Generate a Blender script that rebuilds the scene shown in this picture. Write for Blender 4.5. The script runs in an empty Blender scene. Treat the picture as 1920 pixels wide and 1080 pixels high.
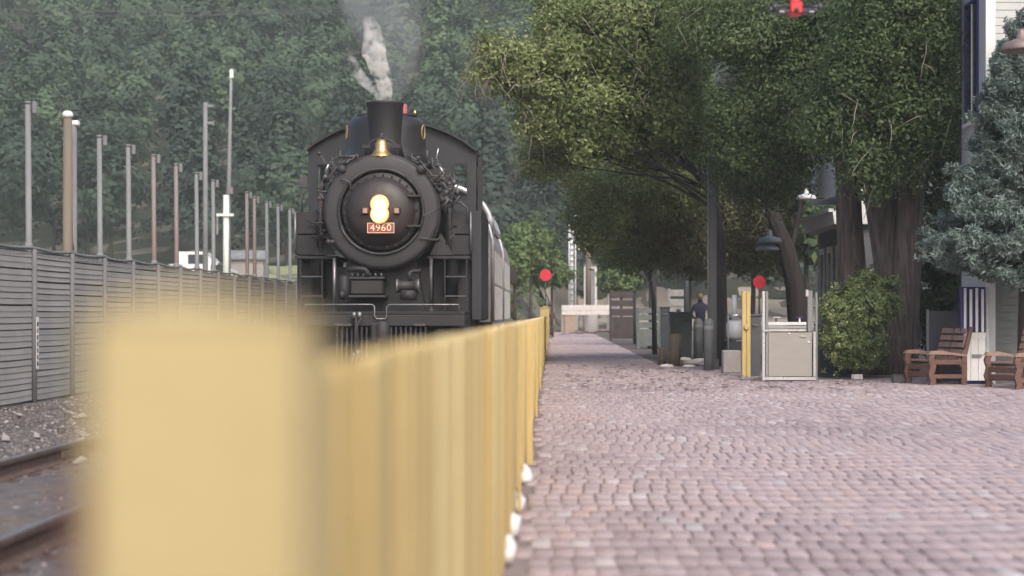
import bpy, math, random
import numpy as np
from mathutils import Vector, Matrix
random.seed(7); RS = np.random.RandomState(11)
PI = math.pi
scene = bpy.context.scene
COL = scene.collection

# ------------------------------------------------------------------ camera, world, sun, exposure
F = 3200.0                       # focal length in pixels of a 1920 wide picture
EYE = 1.15                       # camera height
cam_d = bpy.data.cameras.new('camera'); cam = bpy.data.objects.new('camera', cam_d); COL.objects.link(cam)
cam.location = (0, 0, EYE); cam.rotation_euler = (PI/2, 0, 0)
cam_d.sensor_width = 36; cam_d.lens = F/1920*36
cam_d.shift_x = -78/1920; cam_d.shift_y = 50/1920
cam_d.clip_start = 0.05; cam_d.clip_end = 3000
cam_d.dof.use_dof = True; cam_d.dof.focus_distance = 30.5; cam_d.dof.aperture_fstop = 1.6
scene.camera = cam

SUN_EL, SUN_AZ = math.radians(43), math.radians(160)      # azimuth clockwise from +Y
world = bpy.data.worlds.new('World'); scene.world = world; world.use_nodes = True
wn = world.node_tree.nodes; wl = world.node_tree.links
bg = wn['Background']; sky = wn.new('ShaderNodeTexSky'); sky.sky_type = 'NISHITA'; sky.sun_disc = False
sky.sun_elevation = SUN_EL; sky.sun_rotation = SUN_AZ; sky.air_density = 1.0; sky.dust_density = 5.0; sky.ozone_density = 1.0
wl.new(sky.outputs[0], bg.inputs[0]); bg.inputs[1].default_value = 0.15
sd = bpy.data.lights.new('sun', 'SUN'); sd.energy = 1.15; sd.angle = math.radians(28); sd.color = (1, .96, .9)
so = bpy.data.objects.new('sun', sd); COL.objects.link(so)
dirv = Vector((math.sin(SUN_AZ)*math.cos(SUN_EL), math.cos(SUN_AZ)*math.cos(SUN_EL), math.sin(SUN_EL)))
so.rotation_euler = dirv.to_track_quat('Z', 'Y').to_euler()
vs = scene.view_settings; vs.view_transform = 'Standard'; vs.look = 'None'; vs.exposure = 0.56; vs.gamma = 1; vs.use_curve_mapping = False
scene.render.engine = 'CYCLES'
cy = scene.cycles; cy.max_bounces = 6; cy.diffuse_bounces = 3; cy.glossy_bounces = 3; cy.transparent_max_bounces = 6; cy.volume_bounces = 2
cy.use_denoising = True; cy.caustics_reflective = False; cy.caustics_refractive = False
try: cy.volume_step_rate = 2.0; cy.volume_max_steps = 128
except Exception: pass

# ------------------------------------------------------------------ helpers
def P(px, py, Y):                # where a point seen at (px,py) lies when it stands Y metres away
    return Vector(((px-1038)*Y/F, Y, EYE-(py-590)*Y/F))
def XA(px, Y): return (px-1038)*Y/F
def ZA(py, Y): return EYE-(py-590)*Y/F
def GY(py): return EYE*F/(py-590)

MATS = {}
def mat(name, col, col2=None, rough=.7, metal=0, scale=3, detail=6, bump=0, bscale=None, emit=None, estr=0, stretch=None, spec=.5, tint=None, trans=0, coat=0):
    m = bpy.data.materials.new(name); m.use_nodes = True; nt = m.node_tree; n = nt.nodes; l = nt.links
    b = n['Principled BSDF']; b.inputs['Roughness'].default_value = rough; b.inputs['Metallic'].default_value = metal
    b.inputs['Specular IOR Level'].default_value = spec; b.inputs['Coat Weight'].default_value = coat
    tc = n.new('ShaderNodeTexCoord'); mp = n.new('ShaderNodeMapping'); l.new(tc.outputs['Object'], mp.inputs[0])
    if stretch: mp.inputs['Scale'].default_value = stretch
    c2 = col2 or tuple(c*.72 for c in col)
    nz = n.new('ShaderNodeTexNoise'); nz.inputs['Scale'].default_value = scale; nz.inputs['Detail'].default_value = detail; nz.inputs['Roughness'].default_value = .62
    l.new(mp.outputs[0], nz.inputs['Vector'])
    mr = n.new('ShaderNodeMapRange'); mr.inputs[1].default_value = .3; mr.inputs[2].default_value = .7; l.new(nz.outputs[0], mr.inputs[0])
    mx = n.new('ShaderNodeMix'); mx.data_type = 'RGBA'; l.new(mr.outputs[0], mx.inputs[0])
    mx.inputs[6].default_value = (*col, 1); mx.inputs[7].default_value = (*c2, 1)
    out = mx.outputs[2]
    if tint:                     # per face value attribute 'tint' (or per object) blends to other colours
        a = n.new('ShaderNodeAttribute'); a.attribute_name = 'tint'
        rp = n.new('ShaderNodeValToRGB'); els = rp.color_ramp.elements
        for i, (p, c) in enumerate(tint):
            e = els[i] if i < 2 else els.new(p)
            e.position = p; e.color = (*c, 1)
        l.new(a.outputs['Fac'], rp.inputs[0])
        m2 = n.new('ShaderNodeMix'); m2.data_type = 'RGBA'; m2.inputs[0].default_value = .8
        l.new(out, m2.inputs[6]); l.new(rp.outputs[0], m2.inputs[7]); out = m2.outputs[2]
    l.new(out, b.inputs['Base Color'])
    # roughness varies a little everywhere
    mr2 = n.new('ShaderNodeMapRange'); mr2.inputs[3].default_value = max(.05, rough-.12); mr2.inputs[4].default_value = min(1, rough+.12)
    l.new(nz.outputs[0], mr2.inputs[0]); l.new(mr2.outputs[0], b.inputs['Roughness'])
    if bump:
        nb = n.new('ShaderNodeTexNoise'); nb.inputs['Scale'].default_value = bscale or scale*6; nb.inputs['Detail'].default_value = 5
        l.new(mp.outputs[0], nb.inputs['Vector'])
        bp = n.new('ShaderNodeBump'); bp.inputs['Strength'].default_value = bump; bp.inputs['Distance'].default_value = .03
        l.new(nb.outputs[0], bp.inputs['Height']); l.new(bp.outputs[0], b.inputs['Normal'])
    if emit: b.inputs['Emission Color'].default_value = (*emit, 1); b.inputs['Emission Strength'].default_value = estr
    if trans:
        tr = n.new('ShaderNodeBsdfTranslucent'); l.new(out, tr.inputs[0])
        ms = n.new('ShaderNodeMixShader'); ms.inputs[0].default_value = trans
        l.new(b.outputs[0], ms.inputs[1]); l.new(tr.outputs[0], ms.inputs[2]); l.new(ms.outputs[0], n['Material Output'].inputs[0])
    MATS[name] = m
    return m

def volmat(name, col, dens, noise=None, emis=0):
    m = bpy.data.materials.new(name); m.use_nodes = True; nt = m.node_tree; n = nt.nodes; l = nt.links
    n.remove(n['Principled BSDF']); v = n.new('ShaderNodeVolumePrincipled')
    v.inputs['Color'].default_value = (*col, 1); v.inputs['Density'].default_value = dens; v.inputs['Anisotropy'].default_value = 0
    l.new(v.outputs[0], n['Material Output'].inputs['Volume'])
    if noise:
        tc = n.new('ShaderNodeTexCoord'); nz = n.new('ShaderNodeTexNoise'); nz.inputs['Scale'].default_value = noise[0]; nz.inputs['Detail'].default_value = 4
        l.new(tc.outputs['Object'], nz.inputs['Vector'])
        mr = n.new('ShaderNodeMapRange'); mr.inputs[1].default_value = noise[1]; mr.inputs[2].default_value = noise[2]; mr.inputs[4].default_value = dens
        l.new(nz.outputs[0], mr.inputs[0])
        sx = n.new('ShaderNodeSeparateXYZ'); l.new(tc.outputs['Object'], sx.inputs[0])
        fz = n.new('ShaderNodeMapRange'); fz.inputs[1].default_value = noise[3]; fz.inputs[2].default_value = noise[4]; fz.inputs[3].default_value = 1; fz.inputs[4].default_value = noise[5]
        l.new(sx.outputs[2], fz.inputs[0])
        mu = n.new('ShaderNodeMath'); mu.operation = 'MULTIPLY'; l.new(mr.outputs[0], mu.inputs[0]); l.new(fz.outputs[0], mu.inputs[1])
        l.new(mu.outputs[0], v.inputs['Density'])
    return m

class MB:
    def __init__(s): s.v = []; s.f = []; s.sm = []
    def add(s, vs, fs, smooth=False):
        o = len(s.v); s.v += [tuple(v) for v in vs]; s.f += [tuple(i+o for i in f) for f in fs]; s.sm += [smooth]*len(fs); return s
    def box(s, a, b, rz=0, bev=0):
        a = Vector(a); b = Vector(b); c = (a+b)/2; h = (b-a)/2
        h = Vector((abs(h.x), abs(h.y), abs(h.z)))
        vs = []
        R = Matrix.Rotation(rz, 3, 'Z')
        if bev and bev < min(h)*.9:
            # chamfered box: 24 verts
            idx = {}
            for sx in (-1, 1):
                for sy in (-1, 1):
                    for sz in (-1, 1):
                        for ax in range(3):
                            p = [sx*h.x, sy*h.y, sz*h.z]
                            for k in range(3):
                                if k != ax: p[k] -= bev*(sx, sy, sz)[k]
                            idx[(sx, sy, sz, ax)] = len(vs); vs.append(c + R@Vector(p))
            fs = []
            for ax in range(3):
                o1, o2 = [k for k in range(3) if k != ax]
                for sg in (-1, 1):
                    q = []
                    for (u, w) in ((-1, -1), (1, -1), (1, 1), (-1, 1)):
                        k = [0, 0, 0]; k[ax] = sg; k[o1] = u; k[o2] = w; q.append(idx[(k[0], k[1], k[2], ax)])
                    fs.append(q)
            for ax in range(3):
                o1, o2 = [k for k in range(3) if k != ax]
                for u in (-1, 1):
                    for w in (-1, 1):
                        k1 = [0, 0, 0]; k1[ax] = -1; k1[o1] = u; k1[o2] = w
                        k2 = list(k1); k2[ax] = 1
                        fs.append([idx[(*k1, o1)], idx[(*k2, o1)], idx[(*k2, o2)], idx[(*k1, o2)]])
            for sx in (-1, 1):
                for sy in (-1, 1):
                    for sz in (-1, 1): fs.append([idx[(sx, sy, sz, 0)], idx[(sx, sy, sz, 1)], idx[(sx, sy, sz, 2)]])
            return s.add(vs, fs)
        for z in (-1, 1):
            for (x, y) in ((-1, -1), (1, -1), (1, 1), (-1, 1)): vs.append(c + R@Vector((x*h.x, y*h.y, z*h.z)))
        return s.add(vs, [(3, 2, 1, 0), (4, 5, 6, 7), (0, 1, 5, 4), (1, 2, 6, 5), (2, 3, 7, 6), (3, 0, 4, 7)])
    def cyl(s, p0, p1, r0, r1=None, n=12, cap=True):
        return s.tube([p0, p1], [r0, r0 if r1 is None else r1], n, cap, smooth=True)
    def tube(s, pts, r, n=8, cap=True, smooth=True, lump=0, seed=0):
        pts = [Vector(p) for p in pts]; rs = r if isinstance(r, (list, tuple)) else [r]*len(pts)
        rnd = random.Random(seed); vs = []; fs = []; prev = None
        ph = [rnd.uniform(0, 6.28) for _ in range(3)]
        for i, p in enumerate(pts):
            t = (pts[min(i+1, len(pts)-1)]-pts[max(i-1, 0)]).normalized()
            if prev is None: u = t.orthogonal().normalized()
            else:
                u = prev - t*prev.dot(t)
                u = u.normalized() if u.length > 1e-6 else t.orthogonal().normalized()
            prev = u; w = t.cross(u)
            for k in range(n):
                a = 2*PI*k/n
                rr = rs[i]*(1+lump*(.5*math.sin(3*a+ph[0]+i*.25)+.35*math.sin(7*a+ph[1]-i*.2)+.3*rnd.uniform(-1, 1)))
                vs.append(p+u*math.cos(a)*rr+w*math.sin(a)*rr)
        for i in range(len(pts)-1):
            for k in range(n):
                a = i*n+k; b = i*n+(k+1) % n
                fs.append((a, b, b+n, a+n))
        s.add(vs, fs, smooth)
        if cap:
            o = len(s.v)-len(vs)
            s.f += [tuple(o+k for k in reversed(range(n))), tuple(o+(len(pts)-1)*n+k for k in range(n))]; s.sm += [False, False]
        return s
    def lathe(s, c, prof, axis='z', n=24, smooth=True):    # prof: (radius, along)
        c = Vector(c); vs = []; fs = []
        for (r, h) in prof:
            for k in range(n):
                a = 2*PI*k/n; x, y = r*math.cos(a), r*math.sin(a)
                vs.append(c + Vector({'z': (x, y, h), 'y': (x, h, y), 'x': (h, x, y)}[axis]))
        for i in range(len(prof)-1):
            for k in range(n):
                a = i*n+k; b = i*n+(k+1) % n; fs.append((a, b, b+n, a+n))
        s.add(vs, fs, smooth)
        o = len(s.v)-len(vs)
        if prof[0][0] > 1e-4: s.f.append(tuple(o+k for k in reversed(range(n)))); s.sm.append(False)
        if prof[-1][0] > 1e-4: s.f.append(tuple(o+(len(prof)-1)*n+k for k in range(n))); s.sm.append(False)
        return s
    def prism(s, pts, d):        # polygon (3d points) extruded by the vector d
        pts = [Vector(p) for p in pts]; d = Vector(d); n = len(pts)
        return s.add(pts+[p+d for p in pts], [tuple(reversed(range(n))), tuple(range(n, 2*n))]+[(i, (i+1) % n, (i+1) % n+n, i+n) for i in range(n)])
    def mesh(s, name, off=(0, 0, 0)):
        me = bpy.data.meshes.new(name); o = Vector(off)
        me.from_pydata([tuple(Vector(v)-o) for v in s.v], [], s.f)
        me.polygons.foreach_set('use_smooth', s.sm); me.update(); return me

def tag(o, label=None, cat=None, group=None, kind=None):
    if label: o['label'] = label
    if cat: o['category'] = cat
    if group: o['group'] = group
    if kind: o['kind'] = kind
    return o
def thing(name, label, cat, loc=(0, 0, 0), group=None, rz=0):
    o = bpy.data.objects.new(name, None); COL.objects.link(o); o.location = loc; o.rotation_euler = (0, 0, rz)
    o.empty_display_size = .2
    return tag(o, label, cat, group)
def base(o):
    while o.parent: o = o.parent
    return o
def part(name, mb, m, parent, local=False, kind=None, label=None):
    """mesh object under parent; geometry is given in world coordinates unless local"""
    off = (0, 0, 0) if local else base(parent).location
    me = mb.mesh(name, off); me.materials.append(m)
    o = bpy.data.objects.new(name, me); COL.objects.link(o); o.parent = parent
    return tag(o, label, None, None, kind)
def solo(name, mb, m, label=None, cat=None, group=None, kind=None, loc=(0, 0, 0)):
    me = mb.mesh(name, loc); me.materials.append(m)
    o = bpy.data.objects.new(name, me); COL.objects.link(o); o.location = loc
    return tag(o, label, cat, group, kind)
def inst(name, me, parent, loc=(0, 0, 0), rot=(0, 0, 0), sc=(1, 1, 1)):
    o = bpy.data.objects.new(name, me); COL.objects.link(o); o.parent = parent; o.location = loc; o.rotation_euler = rot; o.scale = sc; return o
def copy_tree(o, loc=None, rz=None, label=None, parent=None):
    c = o.copy(); COL.objects.link(c)
    if parent: c.parent = parent
    if loc is not None: c.location = loc
    if rz is not None: c.rotation_euler = (0, 0, rz)
    if label: c['label'] = label
    for ch in list(o.children): copy_tree(ch, parent=c)
    return c
def npmesh(name, V, Fq, m, tint=None, smooth=False):      # V (n,3), Fq (k,4) numpy
    me = bpy.data.meshes.new(name); k = Fq.shape[1]
    me.vertices.add(len(V)); me.vertices.foreach_set('co', V.astype(np.float32).ravel())
    me.loops.add(Fq.size); me.loops.foreach_set('vertex_index', Fq.astype(np.int32).ravel())
    me.polygons.add(len(Fq)); me.polygons.foreach_set('loop_start', np.arange(0, Fq.size, k, dtype=np.int32))
    if smooth: me.polygons.foreach_set('use_smooth', np.ones(len(Fq), dtype=bool))
    me.update(calc_edges=True)
    if tint is not None:
        a = me.attributes.new('tint', 'FLOAT', 'FACE'); a.data.foreach_set('value', tint.astype(np.float32))
    me.materials.append(m); return me

def leaves(centers, spread, per, size, rs, up=.35, tint0=None, tvar=.25, droop=0, aspect=1.6, nd=None, nk=.6):
    """leaf quads gathered round centres; returns V, F, tint"""
    n = len(centers); C = np.repeat(centers, per, axis=0)
    sp = np.repeat(spread, per, axis=0) if np.ndim(spread) else spread
    off = rs.normal(size=C.shape); off /= np.maximum(1e-6, np.linalg.norm(off, axis=1, keepdims=True)); off *= rs.uniform(.15, 1, (len(C), 1))**.6
    C = C + off*(sp[:, None] if np.ndim(sp) else sp)
    if droop: C[:, 2] -= droop*rs.uniform(0, 1, len(C))**2
    nrm = rs.normal(size=C.shape)
    if nd is None: nrm[:, 2] = np.abs(nrm[:, 2])+up
    else: nrm = nrm*nk+np.repeat(nd, per, axis=0)*1.3; nrm[:, 2] += up
    nrm = nrm.astype(float); nrm /= np.linalg.norm(nrm, axis=1, keepdims=True)
    t = np.cross(nrm, rs.normal(size=C.shape)); t /= np.maximum(1e-6, np.linalg.norm(t, axis=1, keepdims=True)); b = np.cross(nrm, t)
    s = size*rs.uniform(.55, 1.25, (len(C), 1))
    V = np.stack([C-t*s*.5*aspect, C+b*s*.42, C+t*s*.5*aspect, C-b*s*.42], axis=1).reshape(-1, 3)
    Fq = np.arange(len(C)*4).reshape(-1, 4)
    base_t = rs.uniform(.2, .8, n) if tint0 is None else tint0
    T = np.repeat(base_t, per)+rs.uniform(-tvar, tvar, len(C))
    return V, Fq, np.clip(T, 0, 1)

def blob_points(blobs, n, rs, inner=.35):
    """points in lumpy ellipsoids, mostly near their surface"""
    w = np.array([max(b[1])*min(b[1]) if hasattr(b[1], '__len__') else b[1]**2 for b in blobs]); w = w/w.sum()
    ix = rs.choice(len(blobs), n, p=w); c = np.array([tuple(b[0]) for b in blobs])[ix]
    r = np.array([b[1] if hasattr(b[1], '__len__') else (b[1],)*3 for b in blobs])[ix]
    d = rs.normal(size=(n, 3)); d /= np.linalg.norm(d, axis=1, keepdims=True)
    rad = (inner+(1-inner)*rs.uniform(0, 1, (n, 1))**.45)
    lump = 1+.16*np.sin(d[:, 0:1]*5+ix[:, None])+.14*np.sin(d[:, 2:3]*7+ix[:, None]*2)
    return c+d*r*rad*lump, d

# ------------------------------------------------------------------ materials
M = {}
M['dirt'] = mat('dirt', (.16, .13, .115), (.09, .075, .07), .95, scale=1.5, bump=.6, bscale=14)
M['ground'] = mat('ground', (.17, .15, .12), (.09, .085, .07), .95, scale=.25, bump=.5, bscale=6)
M['field'] = mat('field', (.30, .31, .15), (.22, .24, .12), .95, scale=.3, bump=.4, bscale=9)
M['ballast'] = mat('ballast', (.17, .15, .15), (.07, .06, .062), .95, scale=9, bump=.9, bscale=20)
M['mortar'] = mat('mortar', (.27, .225, .22), (.18, .15, .15), .95, scale=2.5, bump=.4)
M['brick'] = mat('brick', (.36, .27, .27), (.27, .20, .21), .8, scale=14, bump=.35, bscale=60, spec=.4,
                 tint=[(0, (.28, .235, .25)), (.25, (.375, .31, .33)), (.5, (.435, .365, .385)), (.72, (.46, .355, .345)), (.86, (.40, .40, .42)), (1, (.55, .49, .51))])
M['brick_obj'] = M['brick']
M['yellow'] = mat('yellow_paint', (.59, .455, .20), (.45, .325, .12), .6, scale=2.2, bump=.2, bscale=30, stretch=(3, 3, .6))
M['yellow2'] = mat('yellow_paint_pale', (.475, .385, .20), (.42, .335, .165), .6, scale=2, bump=.2, bscale=30, stretch=(3, 3, .6))
M['yellow3'] = mat('yellow_paint_ochre', (.54, .40, .155), (.45, .325, .12), .65, scale=2, bump=.2, bscale=30, stretch=(3, 3, .6))
M['white'] = mat('white_paint', (.78, .78, .78), (.66, .66, .67), .55, scale=5, bump=.1)
M['pale_stone'] = mat('pale_stone', (.72, .69, .66), (.5, .46, .45), .85, scale=7, bump=.4)
M['concrete'] = mat('concrete', (.36, .33, .32), (.27, .25, .25), .9, scale=4, bump=.3)
M['black'] = mat('engine_black', (.014, .0135, .017), (.026, .024, .027), .48, scale=2.2, bump=.12, bscale=9, spec=.5)
M['black2'] = mat('engine_black_dusty', (.027, .025, .028), (.016, .015, .018), .62, scale=3, bump=.2, bscale=14)
M['graphite'] = mat('smokebox_graphite', (.042, .040, .044), (.030, .028, .032), .6, scale=1.6, bump=.1, bscale=12)
M['door_dark'] = mat('smokebox_door_soot', (.036, .028, .027), (.022, .019, .02), .5, scale=2.5, bump=.25, bscale=9)
M['steel'] = mat('worn_steel', (.30, .30, .32), (.16, .15, .16), .4, metal=.6, scale=7, bump=.1)
M['pipe'] = mat('grey_pipe', (.11, .105, .112), (.05, .047, .05), .45, metal=.3, scale=9)
M['dome_black'] = mat('dome_gloss_black', (.022, .021, .023), (.03, .029, .032), .42, scale=2)
M['bluecab'] = mat('cab_black', (.020, .023, .030), (.030, .031, .037), .5, scale=1.4, bump=.08)
M['brass'] = mat('brass', (.83, .56, .25), (.62, .38, .15), .28, metal=.9, scale=8)
M['gold'] = mat('gold_paint', (.62, .46, .2), (.45, .33, .14), .5, metal=.3)
M['red'] = mat('signal_red', (.66, .03, .055), (.55, .025, .045), .5, scale=5)
M['redplate'] = mat('number_plate_red', (.24, .06, .05), (.18, .045, .038), .5, scale=8)
M['pinkred'] = mat('faded_red', (.62, .17, .19), (.5, .13, .15), .6)
M['faded_plate'] = mat('faded_lamp_glass', (.30, .18, .17), (.2, .12, .12), .4)
M['cream'] = mat('cream_letter', (.66, .55, .44), (.58, .48, .38), .5)
M['lamp'] = mat('headlight_lens', (1, .9, .7), None, .3, emit=(1, .56, .17), estr=4.5)
M['lamphalo'] = mat('headlight_halo', (1, .6, .3), None, .4, emit=(1, .30, .06), estr=1.5)  # orange glow that imitates the halo round the lit headlight
M['reflector'] = mat('lamp_reflector', (.9, .72, .45), (.8, .6, .35), .35, metal=.8)
M['silver'] = mat('coach_steel', (.72, .72, .74), (.52, .50, .52), .38, metal=.7, scale=2, stretch=(1, 1, 4), bump=.05)
M['coach_dark'] = mat('coach_glass', (.03, .032, .036), (.05, .05, .055), .15, scale=1)
M['maroon'] = mat('coach_maroon', (.17, .045, .055), (.12, .035, .045), .5)
M['coach_grey'] = mat('coach_grey', (.36, .33, .33), (.24, .22, .225), .55, scale=3, bump=.1)
M['rust'] = mat('rusty_iron', (.13, .085, .07), (.07, .05, .048), .75, scale=9, bump=.4)
M['railtop'] = mat('rail_polished', (.52, .52, .56), (.4, .38, .4), .25, metal=.85, scale=6, stretch=(1, .1, 1))
M['tie'] = mat('weathered_tie', (.19, .155, .12), (.07, .055, .045), .95, scale=3, stretch=(1, 9, 9), bump=.6, bscale=6)
M['galv'] = mat('galvanised_post', (.25, .26, .27), (.15, .15, .16), .8, metal=0, scale=2, stretch=(1, 1, .3))
M['fencepost'] = mat('fence_post_dull', (.17, .17, .18), (.12, .12, .13), .7, scale=2)
M['rustpost'] = mat('rusty_post', (.20, .13, .11), (.21, .20, .21), .7, scale=1.3, stretch=(1, 1, .5))
M['mesh'] = mat('fence_slat_grey', (.36, .35, .34), (.27, .265, .265), .8, scale=1.3, bump=.2, bscale=12, stretch=(1, 1, 3))
M['meshdark'] = mat('fence_backing', (.10, .10, .11), (.07, .07, .08), .9)
M['woodpole'] = mat('weathered_pole', (.22, .18, .14), (.14, .12, .10), .9, scale=2, stretch=(3, 3, .3), bump=.3)
M['bark'] = mat('bark', (.155, .122, .108), (.034, .028, .027), .95, scale=3.4, stretch=(5, 5, .55), bump=1.0, bscale=3.2)
M['bark2'] = mat('bark_dark', (.05, .042, .04), (.03, .026, .026), .95, scale=3, stretch=(3, 3, .45), bump=1.0, bscale=5)
M['twig'] = mat('twig', (.25, .22, .19), (.15, .135, .12), .9)
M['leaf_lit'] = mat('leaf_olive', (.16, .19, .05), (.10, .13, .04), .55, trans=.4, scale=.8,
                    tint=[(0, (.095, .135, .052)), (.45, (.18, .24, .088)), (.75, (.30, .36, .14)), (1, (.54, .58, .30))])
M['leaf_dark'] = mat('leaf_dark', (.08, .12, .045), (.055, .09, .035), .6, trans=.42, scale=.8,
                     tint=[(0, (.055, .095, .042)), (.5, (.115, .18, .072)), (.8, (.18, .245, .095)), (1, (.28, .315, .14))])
M['leaf_dull'] = mat('leaf_dull', (.09, .10, .05), (.055, .065, .035), .7, trans=.25, scale=.8,
                     tint=[(0, (.09, .10, .055)), (.5, (.17, .175, .09)), (1, (.28, .26, .15))])
M['leaf_bush'] = mat('leaf_bush', (.11, .16, .05), (.06, .10, .03), .5, trans=.2, scale=2,
                     tint=[(0, (.055, .09, .035)), (.5, (.16, .215, .075)), (1, (.40, .44, .19))])
M['needle'] = mat('spruce_needle', (.16, .22, .20), (.10, .15, .14), .6, trans=.25, scale=1.5,
                  tint=[(0, (.075, .11, .10)), (.5, (.17, .235, .215)), (1, (.34, .41, .37))])
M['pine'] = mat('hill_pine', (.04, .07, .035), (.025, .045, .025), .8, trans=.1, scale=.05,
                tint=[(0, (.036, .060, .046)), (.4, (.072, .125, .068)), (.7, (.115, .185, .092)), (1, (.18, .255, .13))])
M['shrub_far'] = mat('shrub_light', (.13, .20, .06), (.08, .13, .04), .7, trans=.2, scale=.5,
                     tint=[(0, (.05, .085, .03)), (.5, (.11, .17, .055)), (1, (.20, .25, .09))])
M['siding'] = mat('siding_pale', (.50, .52, .52), (.44, .46, .47), .65, scale=2, bump=.1)
M['siding2'] = mat('siding_greygreen', (.19, .205, .20), (.15, .165, .165), .75, scale=2, bump=.1)
M['wallgrey'] = mat('wall_grey', (.22, .22, .24), (.17, .17, .19), .75, scale=2)
M['depotshade'] = mat('depot_wall_shaded', (.13, .135, .15), (.10, .105, .12), .8, scale=2)  # grey wall colour darkened to stand for shade
M['navy'] = mat('navy_paint_fringe', (.02, .018, .16), (.03, .025, .12), .5)  # dark blue, imitates lens colour fringes on the station and gate
M['glass'] = mat('window_glass', (.05, .06, .08), (.03, .035, .05), .08, scale=.7)
M['benchwood'] = mat('bench_redwood', (.165, .085, .062), (.10, .052, .042), .6, scale=4, stretch=(1, 6, 6), bump=.25, bscale=12)
M['crossing_wood'] = mat('dark_stained_wood', (.075, .055, .055), (.045, .036, .038), .8)
M['benchlight'] = mat('bench_slat_worn', (.33, .22, .18), (.22, .135, .105), .6, scale=4, stretch=(6, 1, 6), bump=.25, bscale=12)
M['darkgreen'] = mat('bin_dark_green', (.045, .058, .065), (.035, .045, .05), .6, scale=3)
M['darkgrey'] = mat('dark_grey_panel', (.085, .085, .10), (.065, .066, .08), .65, scale=2)
M['polegrey'] = mat('pole_charcoal', (.045, .05, .055), (.06, .062, .066), .5, scale=2)
M['bollard'] = mat('bollard_grey', (.15, .17, .17), (.11, .125, .125), .6, scale=5)
M['stump'] = mat('stump_wood', (.17, .135, .10), (.10, .08, .06), .9, scale=3, stretch=(4, 4, .6), bump=.6)
M['tan'] = mat('tan_box', (.40, .30, .235), (.32, .24, .19), .8, scale=3)
M['steelpanel'] = mat('brushed_steel', (.36, .345, .325), (.29, .28, .27), .38, metal=.55, scale=1.3, stretch=(1, 1, 7), bump=.03)
M['steelrail'] = mat('bright_steel', (.66, .66, .67), (.48, .48, .5), .3, metal=.7, scale=5)
M['lampblue'] = mat('lamp_shade_slate', (.20, .225, .265), (.13, .15, .185), .4, metal=.2, scale=4)
M['lampcopper'] = mat('lamp_shade_copper', (.25, .19, .185), (.18, .14, .14), .45, metal=.2, scale=4)
M['darkred'] = mat('dark_red_bin', (.11, .045, .05), (.08, .035, .04), .7)
M['dronegrey'] = mat('drone_grey', (.06, .065, .07), (.045, .05, .055), .4)
M['dronered'] = mat('drone_red', (.75, .04, .05), (.62, .03, .04), .35)
M['tank'] = mat('tank_white', (.66, .68, .70), (.5, .52, .54), .4, scale=3)
M['rope'] = mat('rope', (.48, .43, .33), (.36, .32, .25), .8)
M['leaflitter'] = mat('dry_leaf', (.22, .16, .10), (.10, .075, .055), .8)
M['skin'] = mat('skin', (.26, .165, .13), (.22, .14, .11), .6)
M['jacket'] = mat('navy_jacket', (.025, .025, .06), (.018, .018, .04), .8, bump=.3)
M['hair'] = mat('dark_hair', (.03, .022, .018), None, .6)
M['carpaint'] = mat('white_car_paint', (.74, .74, .75), (.68, .68, .70), .3, coat=.4)
M['tyre'] = mat('tyre_rubber', (.03, .03, .03), None, .8)
M['wire'] = mat('wire', (.10, .10, .11), None, .6)

# ------------------------------------------------------------------ terrain
def sm(t): t = np.clip(t, 0, 1); return t*t*(3-2*t)
def gz(X, Y):
    X = np.asarray(X, float); Y = np.asarray(Y, float)
    s0 = 62+sm((X+2.4)/3.5)*56                          # where the ground begins to rise
    z = -.16+4.3*sm((Y-s0)/48.)
    z = z+np.where(Y > 120, (Y-120)*.02, 0)
    hill = np.clip((Y-136)/130., 0, None)
    z = z+47*np.minimum(hill, 2.2)**1.08*(1+.06*np.sin(X*.045+1))
    rough = .10*np.sin(X*1.7+Y*.9)+.08*np.sin(X*.8-Y*1.3)
    z = z+rough*sm((Y-66)/20)
    return z
def sheet(name, x0, x1, nx, y0, y1, ny, m, dz=0, kind='structure'):
    xs = np.linspace(x0, x1, nx); ys = np.linspace(y0, y1, ny); X, Y = np.meshgrid(xs, ys)
    V = np.stack([X, Y, gz(X, Y)+dz], axis=-1).reshape(-1, 3)
    i = (np.arange(ny-1)[:, None]*nx+np.arange(nx-1)[None]).ravel()
    me = npmesh(name, V, np.stack([i, i+1, i+1+nx, i+nx], axis=1), m, smooth=True)
    o = bpy.data.objects.new(name, me); COL.objects.link(o); tag(o, kind=kind); return o
g = sheet('ground', -420, 420, 421, -60, 520, 291, M['ground'])
hf = sheet('hillside', -300, 300, 151, 138, 420, 120, mat('forest_floor', (.045, .055, .03), (.03, .034, .022), .95, scale=.2), .06); hf['label'] = 'dark forest floor of the hillside'
g['label'] = 'dirt and grass ground that rises into a wooded hillside'
fld = sheet('grass_field', -60, -3.6, 60, 62, 132, 60, M['field'], .03); fld['label'] = 'pale dry grass field behind the grey fence'
def bz_(x, y): return .004+.16*sm((-4.9-np.asarray(x, float))/1.4)
_xs = np.linspace(-6.8, -.5, 22); _ys = np.linspace(-10, 80, 120); _X, _Y = np.meshgrid(_xs, _ys)
_i = (np.arange(119)[:, None]*22+np.arange(21)[None]).ravel()
_me = npmesh('ballast_bed', np.stack([_X, _Y, gz(_X, _Y)+bz_(_X, _Y)+RS.uniform(-.004, .012, _X.shape)], axis=-1).reshape(-1, 3), np.stack([_i, _i+1, _i+23, _i+22], axis=1), M['ballast'], smooth=True)
lot = sheet('dirt_lot', -1.5, 30, 40, 117, 140, 20, mat('pale_dirt', (.42, .36, .30), (.30, .26, .22), .95, scale=.4, bump=.3), .05)
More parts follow.
